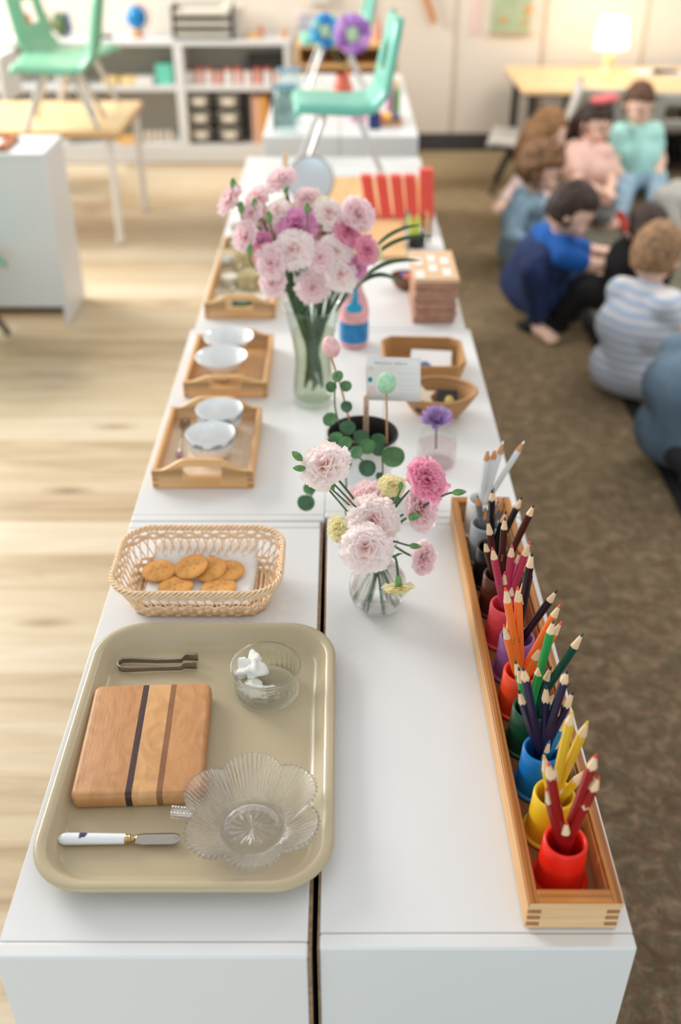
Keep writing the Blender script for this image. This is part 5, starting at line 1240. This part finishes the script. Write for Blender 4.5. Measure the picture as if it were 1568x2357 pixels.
put('orange_book', 'flat orange book lying on the bookcase floor at the left', 'book', MB().box(-.06, .06, -.05, .05, 0, .03), mat('orange_cover', (240, 184, 104), .6), (at(297, 325, 5.86).x, 5.86, .106), bevel=.002)
# left low shelf with many things
t = thing('side_bookcase', 'white bookcase at the left edge of the room crowded with small toys', 'bookcase', (-2.1, 5.3, .004))
for z in (.02, .22, .43, .64): obj('shelf_board', MB().box(-2.7, -1.62, 5.12, 5.42, z, z + .022), WHITE, t, W=True, bevel=.002)
for x in (-2.7, -1.64): obj('side_panel', MB().box(x, x + .02, 5.12, 5.42, .004, .64), WHITE, t, W=True, bevel=.002)
rn = random.Random(9)
pal = [(190, 90, 60, 'rust'), (70, 90, 130, 'blue'), (206, 160, 90, 'ochre'), (110, 130, 90, 'green'), (224, 210, 190, 'cream'), (60, 50, 48, 'black'), (210, 120, 110, 'coral'), (150, 110, 80, 'brown')]
k = 0
for zi, z in enumerate((.242, .452, .662)):
    for xi, x in enumerate((-1.98, -1.88, -1.79, -1.70)):
        c_ = pal[k % 8]; k += 1; h_ = .05 + .06 * rn.random(); r_ = .028
        m = MB(); m.lathe([(0, 0), (r_, 0), (r_ * 1.1, h_ * .4), (r_ * .6, h_ * .75), (r_ * .7, h_ * .9), (0, h_)], 18); put('small_toy', '%s toy on the %s shelf of the side bookcase, %s' % (c_[3], ['lowest shown', 'middle', 'top'][zi], ['leftmost', 'second from left', 'third from left', 'rightmost'][xi]), 'toy', m, mat('st_%s' % c_[3], c_[:3], .6), (x, 5.2, z + .0005), 'toys on the side bookcase')
# open picture book on the left white cabinet
t = thing('wooden_frame_tray', 'dark orange wooden tray with white paper on the left cabinet', 'tray', (-1.245, 3.60, .6205))
obj('tray_frame', MB().box(-.10, .10, -.09, -.075, 0, .016).box(-.10, .10, .075, .09, 0, .016).box(-.10, -.085, -.09, .09, 0, .016).box(.085, .10, -.09, .09, 0, .016).box(-.1, .1, -.09, .09, 0, .004), mat('red_oak', (184, 108, 62), .5), t, bevel=.002)
obj('paper', MB().box(-.07, .06, -.06, .06, .0045, .008), PAPER, t)
# ------------------------------------------------------------------ crate behind far unit and things around
cx0, cx1 = at(682, 130, 5.2).x, at(916, 130, 5.2).x
t = thing('wooden_shelf', 'honey wooden open shelf behind the far white units', 'shelf', ((cx0 + cx1) / 2, 5.35, .004))
HW = mat('honey_wood', (226, 178, 116), .5)
for z in (.02, .33, .60, .69): obj('shelf_board', MB().box(cx0, cx1, 5.2, 5.5, z, z + .018), HW, t, W=True, bevel=.002)
for x in (cx0, (cx0 + cx1) / 2, cx1 - .018): obj('side_panel', MB().box(x, x + .018, 5.2, 5.5, .004, .69), HW, t, W=True, bevel=.002)
obj('back_panel', MB().box(cx0, cx1, 5.49, 5.5, .004, .69), mat('honey_wood_back', (206, 156, 96), .6), t, W=True)
for k, (u, v, c_, h_, nm) in enumerate(((872, 60, (210, 130, 110), .10, 'coral'), (895, 50, (120, 180, 190), .06, 'pale blue'), (905, 35, (180, 140, 60), .13, 'brown'), (917, 70, (206, 70, 56), .07, 'red'), (930, 50, (230, 200, 90), .11, 'yellow'), (937, 75, (206, 80, 66), .05, 'dark red'))):
    m = MB(); r_ = .016; m.lathe([(0, 0), (r_, 0), (r_, h_ * .6), (r_ * .4, h_ * .75), (r_ * .4, h_), (0, h_)], 16)
    put('craft_bottle', '%s craft bottle on the honey wooden shelf right of the chair back' % nm, 'bottle', m, mat('cb_%d' % k, c_, .5), (min(cx1 - .02, at(u, 70, 5.3).x - (.03 if u > 925 else 0)), 5.28 + .06 * (k % 3), .7085), 'craft bottles')
# paper flowers
def pomp(label, u, v, y, r, cols, foot):
    c = at(u, v, y); t = thing('paper_flower', label, 'flower', c, 0, 'paper flowers on the far units'); k_ = (c - cam.location).length / FPX; R = r * k_
    for i in range(12):
        a = 2 * PI * i / 12; m = MB(); rr_ = R * .34
        m.ell((R * .66 * cos(a), -.01 * (i % 2), R * .66 * sin(a)), (rr_, rr_ * .6, rr_), 12, fn=lambda d: 1 + .2 * noise.noise(d * 3 + Vector((i, 0, 0)))); obj('petal', m, mat('pf_%d_%d_%d' % cols[i % len(cols)], cols[i % len(cols)], .7), t, ang=180)
    m = MB(); m.ell((0, -.01, 0), (R * .36, R * .25, R * .42), 14); obj('centre', m, mat('pf_centre', (176, 206, 170), .7), t)
    m = MB(); m.tube([c + Vector((0, .01, -R * .5)), at(*foot)], .004, 6); obj('stem', m, STEM, t, W=True)
pomp('blue paper flower above the far pale chair seat', 750, 70, 4.25, 34, [(20, 130, 200), (60, 160, 210), (150, 206, 206)], (785, 150, 4.25))
pomp('purple paper flower beside the blue one', 812, 78, 4.2, 40, [(176, 126, 204), (150, 96, 176), (200, 150, 214)], (795, 150, 4.22))
t = thing('flower_holder', 'coral red vase holding the paper flowers on the far units', 'vase', (at(790, 180, 4.23).x, 4.23, TOP + .001))
m = MB(); m.lathe([(0, 0), (.035, 0), (.045, .03), (.038, .075), (.026, .105), (.03, .12)], 28); obj('vase_body', m, mat('coral_red', (216, 112, 90), .5, var=.15, vscale=20), t, ang=60)
for k, (u, v, y, sx, sz, c_, nm, lb, ct) in enumerate(((764, 185, 4.10, .026, .05, (208, 100, 88), 'toy_block', 'dark coral block left before the coral vase', 'block'), (835, 185, 4.12, .03, .045, (240, 180, 190), 'toy_block', 'pink block right of the coral vase', 'block'),
        (826, 196, 3.98, .026, .02, (236, 130, 200), 'toy_block', 'magenta pink block before the chair seat', 'block'), (725, 180, 4.15, .045, .085, (240, 232, 202), 'picture_stand', 'cream picture stand left of the coral vase', 'picture'),
        (898, 235, 4.05, .012, .12, (206, 150, 190), 'tall_toy', 'tall lilac toy right of the near chair back', 'toy'), (912, 235, 4.05, .014, .10, (130, 180, 110), 'tall_toy', 'tall green toy right of the near chair back', 'toy'),
        (903, 180, 4.6, .03, .03, (226, 200, 130), 'toy_block', 'pale yellow block at the back right of the far units', 'block'), (862, 292, 3.86, .022, .055, (34, 56, 110), 'toy_block', 'navy blue block at the front of the far units', 'block'))):
    c = at(u, v, y); put(nm, lb, ct, MB().box(-sx, sx, -.02, .02, 0, sz), mat('ft_%d' % k, c_, .6, var=.12, vscale=20), (c.x, y, TOP + .001), bevel=.004)
t = thing('wooden_puzzle', 'orange and brown wooden puzzle at the front right of the far units', 'puzzle', (at(892, 272, 3.95).x, 3.95, TOP + .001))
obj('puzzle_base', MB().box(-.055, .055, -.06, .06, 0, .014), mat('puzzle_brown', (196, 140, 96), .6), t, bevel=.002)
for k, (x, c_) in enumerate(((-.03, (236, 150, 90)), (.0, (240, 186, 90)), (.03, (90, 90, 120)))): obj('puzzle_piece', MB().box(x - .013, x + .013, -.045, .045, .0145, .03), mat('pp_%d' % k, c_, .6), t, bevel=.002)
# frames at the left of the far units
for k, (u, y, c_, lb) in enumerate(((655, 3.80, (118, 170, 196), 'nearer clear acrylic stand with a pale picture on the far left unit'), (668, 3.95, (150, 190, 214), 'farther acrylic stand with a blue top on the far left unit'))):
    x = at(u, 250, y).x; t = thing('acrylic_stand', lb, 'stand', (x, y, TOP + .001), .15, 'acrylic stands')
    obj('acrylic_panel', MB().box(-.045, .045, -.004, .004, 0, .15 + .03 * k), thinglass('acrylic_tint', (232, 243, 244)), t, bevel=.002)
    obj('picture', MB().box(-.036, .036, .005, .007, .015, .12), mat('faded_print', (224, 226, 212), .6, var=.3, vscale=20), t)
    obj('dark_edge', MB().box(-.044, -.038, -.008, -.0042, .004, .14), mat('grey_green_edge', (92, 110, 108), .5), t)
    obj('top_edge', MB().box(-.045, .045, -.005, .005, .15 + .03 * k, .162 + .03 * k), mat('edge_blue_%d' % k, c_, .4), t)
# wall things
def wallbox(name, label, cat, u0, u1, v0, v1, matl, th=.008):
    a, b = at(u0, v1, 6.09), at(u1, v0, 6.09)
    t = thing(name, label, cat, ((a.x + b.x) / 2, 6.088, a.z)); obj('sheet', MB().box(a.x, b.x, 6.09 - th, 6.099, a.z, b.z), matl, t, W=True, bevel=.001); return t, a, b
t, a, b = wallbox('wall_chart', 'sage green hanging chart with orange spots on the back wall', 'chart', 1131, 1233, -90, 74, mat('sage_print', (178, 192, 156), .8, var=.08, vscale=9))
obj('bottom_rod', MB().box(a.x - .01, b.x + .01, 6.075, 6.09, a.z - .012, a.z), mat('tan_rod', (196, 168, 128), .6), t, W=True, bevel=.002)
for (u, v, r_) in ((1216, 22, 9), (1158, 45, 7), (1208, 50, 6)):
    c = at(u, v, 6.079); m = MB(); q = r_ * 5.7 / FPX; m.prism([(q * cos(a_), q * sin(a_)) for a_ in [2 * PI * i / 12 for i in range(12)]], 0, .002); T_ = Matrix.Translation(c) @ Matrix.Rotation(PI / 2, 4, 'X'); m.v = [tuple(T_ @ Vector(p)) for p in m.v]; obj('orange_spot', m, mat('orange_print', (220, 160, 96), .8), t, W=True)
wallbox('pink_ribbon', 'pale pink strip hanging on the back wall left of the green chart', 'ribbon', 1086, 1106, -60, 78, mat('pale_pink_paper', (240, 204, 198), .8))
t = thing('hanging_stick', 'orange wooden stick hanging slanted on the back wall', 'stick', at(990, 20, 6.07))
m = MB(); m.tube([at(968, -45, 6.07), at(1000, 52, 6.07)], .016, 12); obj('stick', m, mat('orange_wood', (202, 132, 76), .5), t, W=True)
wallbox('wall_box', 'pale round edged box on the back wall above the bookcase', 'box', 712, 758, -30, 8, mat('pale_card', (226, 218, 204), .8), .03)
wallbox('small_poster', 'small pale lilac and blue poster on the back wall behind the paper flowers', 'poster', 688, 716, 32, 68, mat('lilac_print', (206, 200, 214), .8, var=.2, vscale=20))
# ------------------------------------------------------------------ rug
t = thing('area_rug', 'brown grey rug with a black border under the seated children', 'rug', (2.1, 3.6, .004))
obj('rug_field', MB().box(.95, 3.4, 1.6, 4.75, .0045, .012), mat('rug_field', (112, 108, 92), .95, bump=.5, bscale=150, var=.35, vscale=30), t, W=True)
obj('rug_border', MB().box(.905, .95, 1.55, 4.8, .0045, .013).box(3.4, 3.45, 1.55, 4.8, .0045, .013).box(.95, 3.4, 1.55, 1.6, .0045, .013).box(.95, 3.4, 4.75, 4.8, .0045, .013), mat('black_binding', (26, 24, 24), .9), t, W=True, bevel=.003)
# ------------------------------------------------------------------ children
def capsule(m, a, b, ra, rb, n=14):
    a, b = Vector(a), Vector(b); d = b - a; L_ = max(d.length, 1e-5); d = d / L_
    pts = []; rs = []
    for i in range(5): s = PI / 2 * (1 - i / 4); pts.append(a - d * ra * sin(s)); rs.append(max(ra * cos(s), ra * .05))
    for i in range(1, 6): k_ = i / 6; pts.append(a + d * L_ * k_); rs.append(ra + (rb - ra) * k_)
    for i in range(5): s = PI / 2 * i / 4; pts.append(b + d * rb * sin(s)); rs.append(max(rb * cos(s), rb * .05))
    m.tube(pts, rs, n)
def blend(o, vox=.006, it=6):
    r = o.modifiers.new('remesh', 'REMESH'); r.mode = 'VOXEL'; r.voxel_size = vox; r.use_smooth_shade = True
    s = o.modifiers.new('smooth', 'SMOOTH'); s.factor = .6; s.iterations = it
def fmat(f, up=Vector((0, 0, 1))):
    f = Vector(f).normalized(); s = up.cross(f).normalized(); u_ = f.cross(s)   # columns: forward, left, up
    return Matrix((f, s, u_)).transposed()
SKIN = mat('skin', (246, 202, 178), .55)
def hand(m, w_, e_, palm_dir, s=1.0):
    w_, e_ = Vector(w_), Vector(e_); d = (w_ - e_).normalized(); side = d.cross(Vector((0, 0, 1)))
    side = side.normalized() if side.length > .1 else Vector((1, 0, 0)); nrm = side.cross(d)
    pc_ = w_ + d * .028 * s
    capsule(m, w_, w_ + d * .012 * s, .017 * s, .018 * s)
    for q in (-.014, -.005, .005, .014): capsule(m, w_ + d * .01 * s, w_ + d * .044 * s + side * q * s, .011 * s, .0085 * s, 10)
    for i, (q, L_) in enumerate(((-.0165, .026), (-.0055, .032), (.0055, .030), (.0165, .022))):
        a = w_ + d * .046 * s + side * q * s; b = a + d * L_ * .55 * s - nrm * .004 * s + side * q * .15 * s; c = b + d * L_ * .4 * s - nrm * .010 * s
        capsule(m, a, b, .0062 * s, .0056 * s, 8); capsule(m, b, c, .0056 * s, .0046 * s, 8)
    a = w_ + d * .014 * s + side * .014 * s * palm_dir; b = a + d * .018 * s + side * .016 * s * palm_dir; c = b + d * .016 * s
    capsule(m, a, b, .0078 * s, .0066 * s, 8); capsule(m, b, c, .0066 * s, .005 * s, 8)
def foot(m, ank, toe, s=1.0):
    ank, toe = Vector(ank), Vector(toe); d = toe - ank; d.z = 0; d = d.normalized(); sd = Vector((-d.y, d.x, 0))
    heel = Vector((ank.x, ank.y, .026)) - d * .012; ball = heel + d * .10 * s
    capsule(m, heel, ball, .024 * s, .022 * s); capsule(m, ank, heel, .024 * s, .024 * s)
    for i, q in enumerate((-.022, -.011, 0, .010, .020)):
        a = ball + sd * q * s; capsule(m, a, a + d * (.032 - .004 * abs(i - 1)) * s - Vector((0, 0, .006)), .011 * s, .0075 * s, 8)
def person(label, J, face, shirt, pants, hair, hairstyle='short', tilt=0, cat='person', shoes=None, sleeve='short', skin=SKIN, hs=1.0, barefoot=True, extra=None, ck=1.0, bib=False):
    pel, che, nek, hd = [Vector(J[k]) for k in ('pel', 'che', 'nek', 'hd')]
    t = thing('seated_child', label, cat, (pel.x, pel.y, 0.012), 0, 'children sitting on the rug')
    B = MB(); S = MB(); P = MB(); Fm = fmat(face); f, l_, u_ = Fm.col[0], Fm.col[1], Fm.col[2]
    hr = Vector((.080, .068, .090)) * hs      # forward, side, up radii
    def place(m0, m, off=Vector((0, 0, 0))):
        m.add([tuple(hd + Fm @ (Vector(p) + off)) for p in m0.v], m0.f)
    h0 = MB(); h0.ell((0, 0, 0), tuple(hr), 24, fn=lambda d: 1 - (.10 * max(0, -d.z) * (1 if d.x > 0 else .6)) + .0)
    h0.ell((hr.x * .98, 0, -.012), (.012, .009, .012), 10); h0.ell((hr.x * .80, 0, -.050 * hs), (.022, .026, .018), 10)
    for s_ in (-1, 1):
        h0.ell((hr.x * .72, s_ * .030, -.028 * hs), (.022, .022, .022), 10); h0.ell((-.004, s_ * hr.y * 1.0, -.010), (.013, .008, .020), 10)
    place(h0, B)
    capsule(B, nek, hd - Vector((0, 0, .05 * hs)), .034, .034); capsule(B, che, nek, .05, .034)
    up = (nek - pel).normalized(); lat = Vector(J['lat']).normalized(); sw = J.get('sw', .105)
    capsule(B, pel, che, .07, .075)
    ch = nek - up * .035
    for a, b, ra, rb in ((pel, che, .088 * ck, .092 * ck), (che, nek - up * .03, .092 * ck, .060 * ck)): capsule(S, a, b, ra, rb)
    capsule(S, che + lat * sw * .4, che - lat * sw * .4, .080 * ck, .080 * ck); capsule(S, ch + lat * sw * .72, ch - lat * sw * .72, .050, .050); capsule(S, pel + lat * .05, pel - lat * .05, .085 * ck, .085 * ck)
    for key, s_ in (('ra', -1), ('la', 1)):
        if key in J:
            sh, el, wr = [Vector(p) for p in J[key]]
            capsule(B, sh, el, .033, .027); capsule(B, el, wr, .027, .019); hand(B, wr, el, s_)
            if sleeve == 'long': capsule(S, sh, el, .044, .036); capsule(S, el, el.lerp(wr, .9), .036, .027)
            else: capsule(S, sh, sh.lerp(el, .5), .046, .041)
    for key in ('rl', 'll'):
        if key in J:
            hp, kn, an, to = [Vector(p) for p in J[key]]
            capsule(B, hp, kn, .055, .038); capsule(B, kn, an, .038, .024); foot(B, an, to)
            capsule(P, hp, kn, .064, .052); capsule(P, kn, an.lerp(kn, .12), .054, .038)
            if shoes:
                m = MB(); foot(m, an + Vector((0, 0, .01)), to, 1.22); o = obj('shoe', m, shoes, t, W=True, ang=180); blend(o, .007, 3)
    capsule(P, pel + lat * .045, pel - lat * .045, .079, .079)
    if bib: capsule(P, pel + lat * .05, pel - lat * .05, .100, .100); capsule(P, pel, che - (che - pel) * .1, .108, .104); capsule(P, che + lat * .05, che - lat * .02, .088, .088)
    ob = obj('body', B, skin, t, W=True, ang=180); blend(ob, .0045, 3)
    os_ = obj('shirt', S, shirt, t, W=True, ang=180); blend(os_, .008, 8)
    if P.v: op = obj('trousers', P, pants, t, W=True, ang=180); blend(op, .008, 5)
    # hair
    H = MB(); h0 = MB(); rough = {'short': .09, 'crop': .015, 'curly': .17, 'long': .06}[hairstyle]
    def hf(d):
        k_ = 1.10 + rough * noise.noise(d * (5 if hairstyle != 'curly' else 4) + Vector((pel.x * 9, 0, 0))) + rough * .5 * noise.noise(d * 12)
        # cut away the face
        if d.x > .25 and d.z < .38 + .15 * noise.noise(d * 9): k_ = .90
        if d.z < -.55: k_ = .9
        return k_
    h0.ell((-.004, 0, .006), tuple(hr * (1.0 if hairstyle != 'curly' else 1.10)), 48, fn=hf); place(h0, H)
    if hairstyle == 'long':
        h1 = MB()
        for yy, L_ in ((-.045, .20), (-.02, .23), (.005, .24), (.03, .22), (.05, .19)):
            h1.tube([(-.05, yy, .03), (-.078, yy, -.03), (-.085, yy * 1.1, -.11), (-.075, yy * 1.0, -L_)], [.026, .028, .024, .008], 10)
        place(h1, H)
    oh = obj('hair', H, hair, t, W=True, ang=180)
    for s_ in (-1, 1):
        m = MB(); m.ell(tuple(hd + Fm @ Vector((hr.x * .93, s_ * .027 * hs, .004))), (.0075,) * 3, 12); obj('eye', m, mat('eye_dark', (52, 36, 30), .2), t, W=True)
        m = MB(); pts = [hd + Fm @ Vector((hr.x * (.99 - .06 * abs(i - 2) / 2), s_ * (.014 + .007 * i), .022 + .003 * sin(i))) for i in range(5)]; m.tube(pts, .0024, 6); obj('eyebrow', m, hair, t, W=True)
    m = MB(); m.tube([hd + Fm @ Vector((hr.x * (.965 - .05 * abs(i - 2) / 2), (i - 2) * .009, -.042 * hs + .002 * abs(i - 2))) for i in range(5)], [.002, .0042, .0046, .0042, .002], 8); obj('mouth', m, mat('lips', (206, 120, 110), .5), t, W=True)
    return t, hd, Fm
def A(u, v, y): return at(u, v, y)
CUR = mat('curly_brown_hair', (128, 90, 58), .7, bump=.9, bscale=70, var=.35, vscale=40); BR = mat('brown_hair', (98, 66, 46), .7, bump=.9, bscale=90, var=.35, vscale=60); DBR = mat('dark_brown_hair', (58, 38, 28), .65, bump=.9, bscale=90, var=.3, vscale=60)
GB = mat('golden_brown_hair', (150, 106, 66), .7, bump=.9, bscale=90, var=.35, vscale=50); LB = mat('sandy_hair', (160, 122, 86), .7, bump=.9, bscale=140, var=.3, vscale=60)
JEAN = mat('light_denim', (150, 178, 196), .85, bump=.3, bscale=300, var=.15, vscale=30); NAVY = mat('navy_denim', (36, 52, 96), .85, bump=.3, bscale=200, var=.2, vscale=30); BLK = mat('black_cotton', (26, 25, 26), .9)
# A navy child
person('child in navy overalls over a bright blue top, dark haired, reaching to the right', dict(pel=A(1225, 655, 3.52), che=A(1250, 590, 3.50), nek=A(1282, 538, 3.46), hd=A(1315, 484, 3.42), lat=(.35, -1, 0), sw=.10,
    ra=(A(1300, 590, 3.36), A(1368, 612, 3.38), A(1440, 606, 3.40)), la=(A(1305, 566, 3.54), A(1372, 582, 3.54), A(1446, 588, 3.50)),
    rl=(A(1235, 668, 3.46), A(1228, 622, 3.37), Vector((A(1236, 752, 3.40).x, 3.40, .05)), Vector((A(1275, 770, 3.3).x, 3.30, .02))), ll=(A(1245, 665, 3.58), A(1330, 640, 3.62), Vector((1.02, 3.66, .06)), Vector((1.1, 3.62, .03)))),
    (1, -.25, -.55), mat('bright_blue_cotton', (14, 88, 168), .85, bump=.3, bscale=60), NAVY, DBR, bib=True)
o = bpy.data.objects['shirt']
person('child in light denim jacket with curly brown hair, behind the one in navy', dict(pel=A(1200, 578, 4.10), che=A(1205, 510, 4.10), nek=A(1225, 445, 4.08), hd=A(1243, 388, 4.05), lat=(.3, -1, 0), sw=.10,
    ra=(A(1200, 470, 4.0), A(1175, 540, 3.95), A(1215, 560, 3.9)), rl=(A(1205, 595, 4.05), A(1270, 560, 3.95), Vector((1.0, 3.95, .06)), Vector((1.1, 3.92, .03)))),
    (.95, -.25, -.35), JEAN, NAVY, CUR, 'curly', sleeve='long')
person('child with golden brown hair and pale pink sleeves, sitting at the back left', dict(pel=A(1228, 455, 4.62), che=A(1235, 400, 4.62), nek=A(1248, 350, 4.62), hd=A(1262, 302, 4.60), lat=(.5, -1, 0), sw=.09,
    ra=(A(1225, 385, 4.5), A(1180, 440, 4.45), A(1158, 462, 4.4))), (.8, .3, -.2), mat('pale_pink_knit', (236, 206, 196), .85), NAVY, GB, 'long', sleeve='long')
t, hd, Fm = person('girl in a pale pink top with a coral pink bow on her dark hair', dict(pel=A(1352, 445, 4.86), che=A(1352, 390, 4.86), nek=A(1358, 330, 4.88), hd=A(1370, 280, 4.88), lat=(.9, -.5, 0), sw=.095,
    ra=(A(1322, 362, 4.82), A(1330, 425, 4.72), A(1385, 440, 4.62)), la=(A(1392, 355, 4.86), A(1408, 420, 4.78), A(1400, 448, 4.66)),
    rl=(A(1340, 450, 4.8), A(1325, 462, 4.68), Vector((1.26, 4.60, .05)), Vector((1.34, 4.58, .02))), ll=(A(1375, 450, 4.8), A(1398, 462, 4.72), Vector((1.32, 4.66, .05)), Vector((1.24, 4.64, .02)))),
    (.6, -.75, -.35), mat('blush_cotton', (238, 196, 182), .85, var=.08, vscale=20), mat('grey_leggings', (120, 118, 116), .85), DBR, 'long', sleeve='short')
m = MB()
for s_ in (-1, 1): m.ell(tuple(hd + Fm @ Vector((.0, s_ * .035, .112))), (.045, .030, .022), 16, fn=lambda d: 1 + .15 * noise.noise(d * 4))
m.ell(tuple(hd + Fm @ Vector((.0, 0, .108))), (.018, .014, .018), 10); obj('hair_bow', m, mat('coral_bow', (238, 124, 124), .7), t, W=True, ang=180)
person('boy in an aqua T-shirt and light jeans with short brown hair, farthest back', dict(pel=A(1470, 410, 5.08), che=A(1468, 350, 5.08), nek=A(1468, 288, 5.08), hd=A(1471, 238, 5.06), lat=(1, -.25, 0), sw=.11,
    ra=(A(1425, 305, 5.04), A(1412, 380, 5.0), A(1440, 420, 4.9)), la=(A(1505, 300, 5.06), A(1522, 370, 5.04), A(1510, 420, 4.95)),
    rl=(A(1455, 425, 5.0), A(1440, 425, 4.8), Vector((1.30, 4.62, .05)), Vector((1.34, 4.5, .02))), ll=(A(1490, 420, 5.0), A(1515, 425, 4.82), Vector((1.46, 4.62, .05)), Vector((1.44, 4.5, .02)))),
    (.25, -.95, -.35), mat('aqua_cotton', (182, 232, 222), .85, bump=.3, bscale=40, var=.1, vscale=15), JEAN, BR, shoes=mat('red_shoe', (176, 40, 32), .6), ck=1.05)
person('person in grey trousers with knees up at the right edge', dict(pel=Vector((1.95, 4.5, .10)), che=Vector((2.0, 4.52, .25)), nek=Vector((2.0, 4.52, .38)), hd=Vector((2.0, 4.5, .50)), lat=(0, 1, 0), sw=.1,
    rl=(Vector((1.9, 4.45, .09)), A(1530, 455, 4.45), Vector((1.50, 4.38, .06)), Vector((1.4, 4.36, .02))), ll=(Vector((1.9, 4.6, .09)), A(1560, 440, 4.55), Vector((1.62, 4.5, .06)), Vector((1.5, 4.48, .02)))),
    (-1, 0, -.3), mat('white_tee', (226, 224, 220), .85), mat('grey_sweats', (176, 172, 164), .9, bump=.3, bscale=60), BR)
person('child in a black outfit with long dark hair, mostly hidden behind the striped shirt', dict(pel=A(1440, 660, 3.36), che=A(1455, 600, 3.36), nek=A(1470, 560, 3.36), hd=A(1490, 530, 3.34), lat=(.5, 1, 0), sw=.08,
    rl=(A(1430, 690, 3.32), A(1345, 668, 3.36), Vector((.80, 3.42, .05)), Vector((.72, 3.42, .03))), ll=(A(1430, 680, 3.42), A(1350, 660, 3.46), Vector((.86, 3.52, .05)), Vector((.78, 3.52, .03)))),
    (-.2, 1, -.1), BLK, BLK, DBR, 'long', hs=.9, shoes=BLK)
def stripemat():
    q = NT('striped_cotton'); tc = q.n('ShaderNodeTexCoord'); sp_ = q.n('ShaderNodeSeparateXYZ'); q.l(tc.outputs['Object'], sp_.inputs[0])
    mm = q.n('ShaderNodeMath', operation='MULTIPLY'); q.l(sp_.outputs[2], mm.inputs[0]); mm.inputs[1].default_value = 36
    fr = q.n('ShaderNodeMath', operation='FRACT'); q.l(mm.outputs[0], fr.inputs[0])
    r = q.n('ShaderNodeValToRGB'); q.l(fr.outputs[0], r.inputs[0]); e = r.color_ramp.elements; e[0].position = .0; e[0].color = lin((184, 202, 226)); e[1].position = .66; e[1].color = lin((232, 230, 232))
    x = e.new(.48); x.color = lin((190, 206, 228)); q.l(r.outputs[0], q.b.inputs['Base Color']); q.b.inputs['Roughness'].default_value = .85; return q.m
person('boy in a blue and white striped T-shirt seen from behind, sandy short hair', dict(pel=A(1452, 850, 2.90), che=A(1462, 755, 2.91), nek=A(1492, 660, 2.94), hd=A(1513, 585, 2.95), lat=(.75, -.65, 0), sw=.115,
    ra=(A(1526, 705, 2.85), A(1562, 770, 2.86), A(1600, 800, 2.95)), la=(A(1425, 700, 3.02), A(1420, 760, 3.12), A(1470, 790, 3.2)),
    rl=(A(1475, 860, 2.86), A(1570, 760, 2.95), Vector((1.3, 3.0, .05)), Vector((1.4, 3.0, .02))), ll=(A(1460, 850, 2.98), A(1530, 740, 3.1), Vector((1.25, 3.15, .05)), Vector((1.3, 3.2, .02)))),
    (.75, .65, -.15), stripemat(), BLK, LB, 'crop', ck=1.05)
person('child in a slate blue T-shirt hunched at the right edge, nearest of the group', dict(pel=A(1582, 1000, 2.42), che=A(1600, 900, 2.42), nek=A(1640, 800, 2.46), hd=A(1690, 735, 2.5), lat=(.7, -.7, 0), sw=.13,
    ra=(A(1640, 850, 2.34), A(1680, 930, 2.34), A(1720, 960, 2.4)), rl=(A(1580, 1040, 2.36), A(1700, 940, 2.4), Vector((1.3, 2.5, .05)), Vector((1.4, 2.5, .02)))),
    (.8, .5, -.4), mat('slate_cotton', (104, 124, 142), .85, bump=.3, bscale=40, var=.12, vscale=14), mat('dark_trousers', (48, 46, 50), .85), BR, ck=1.22)
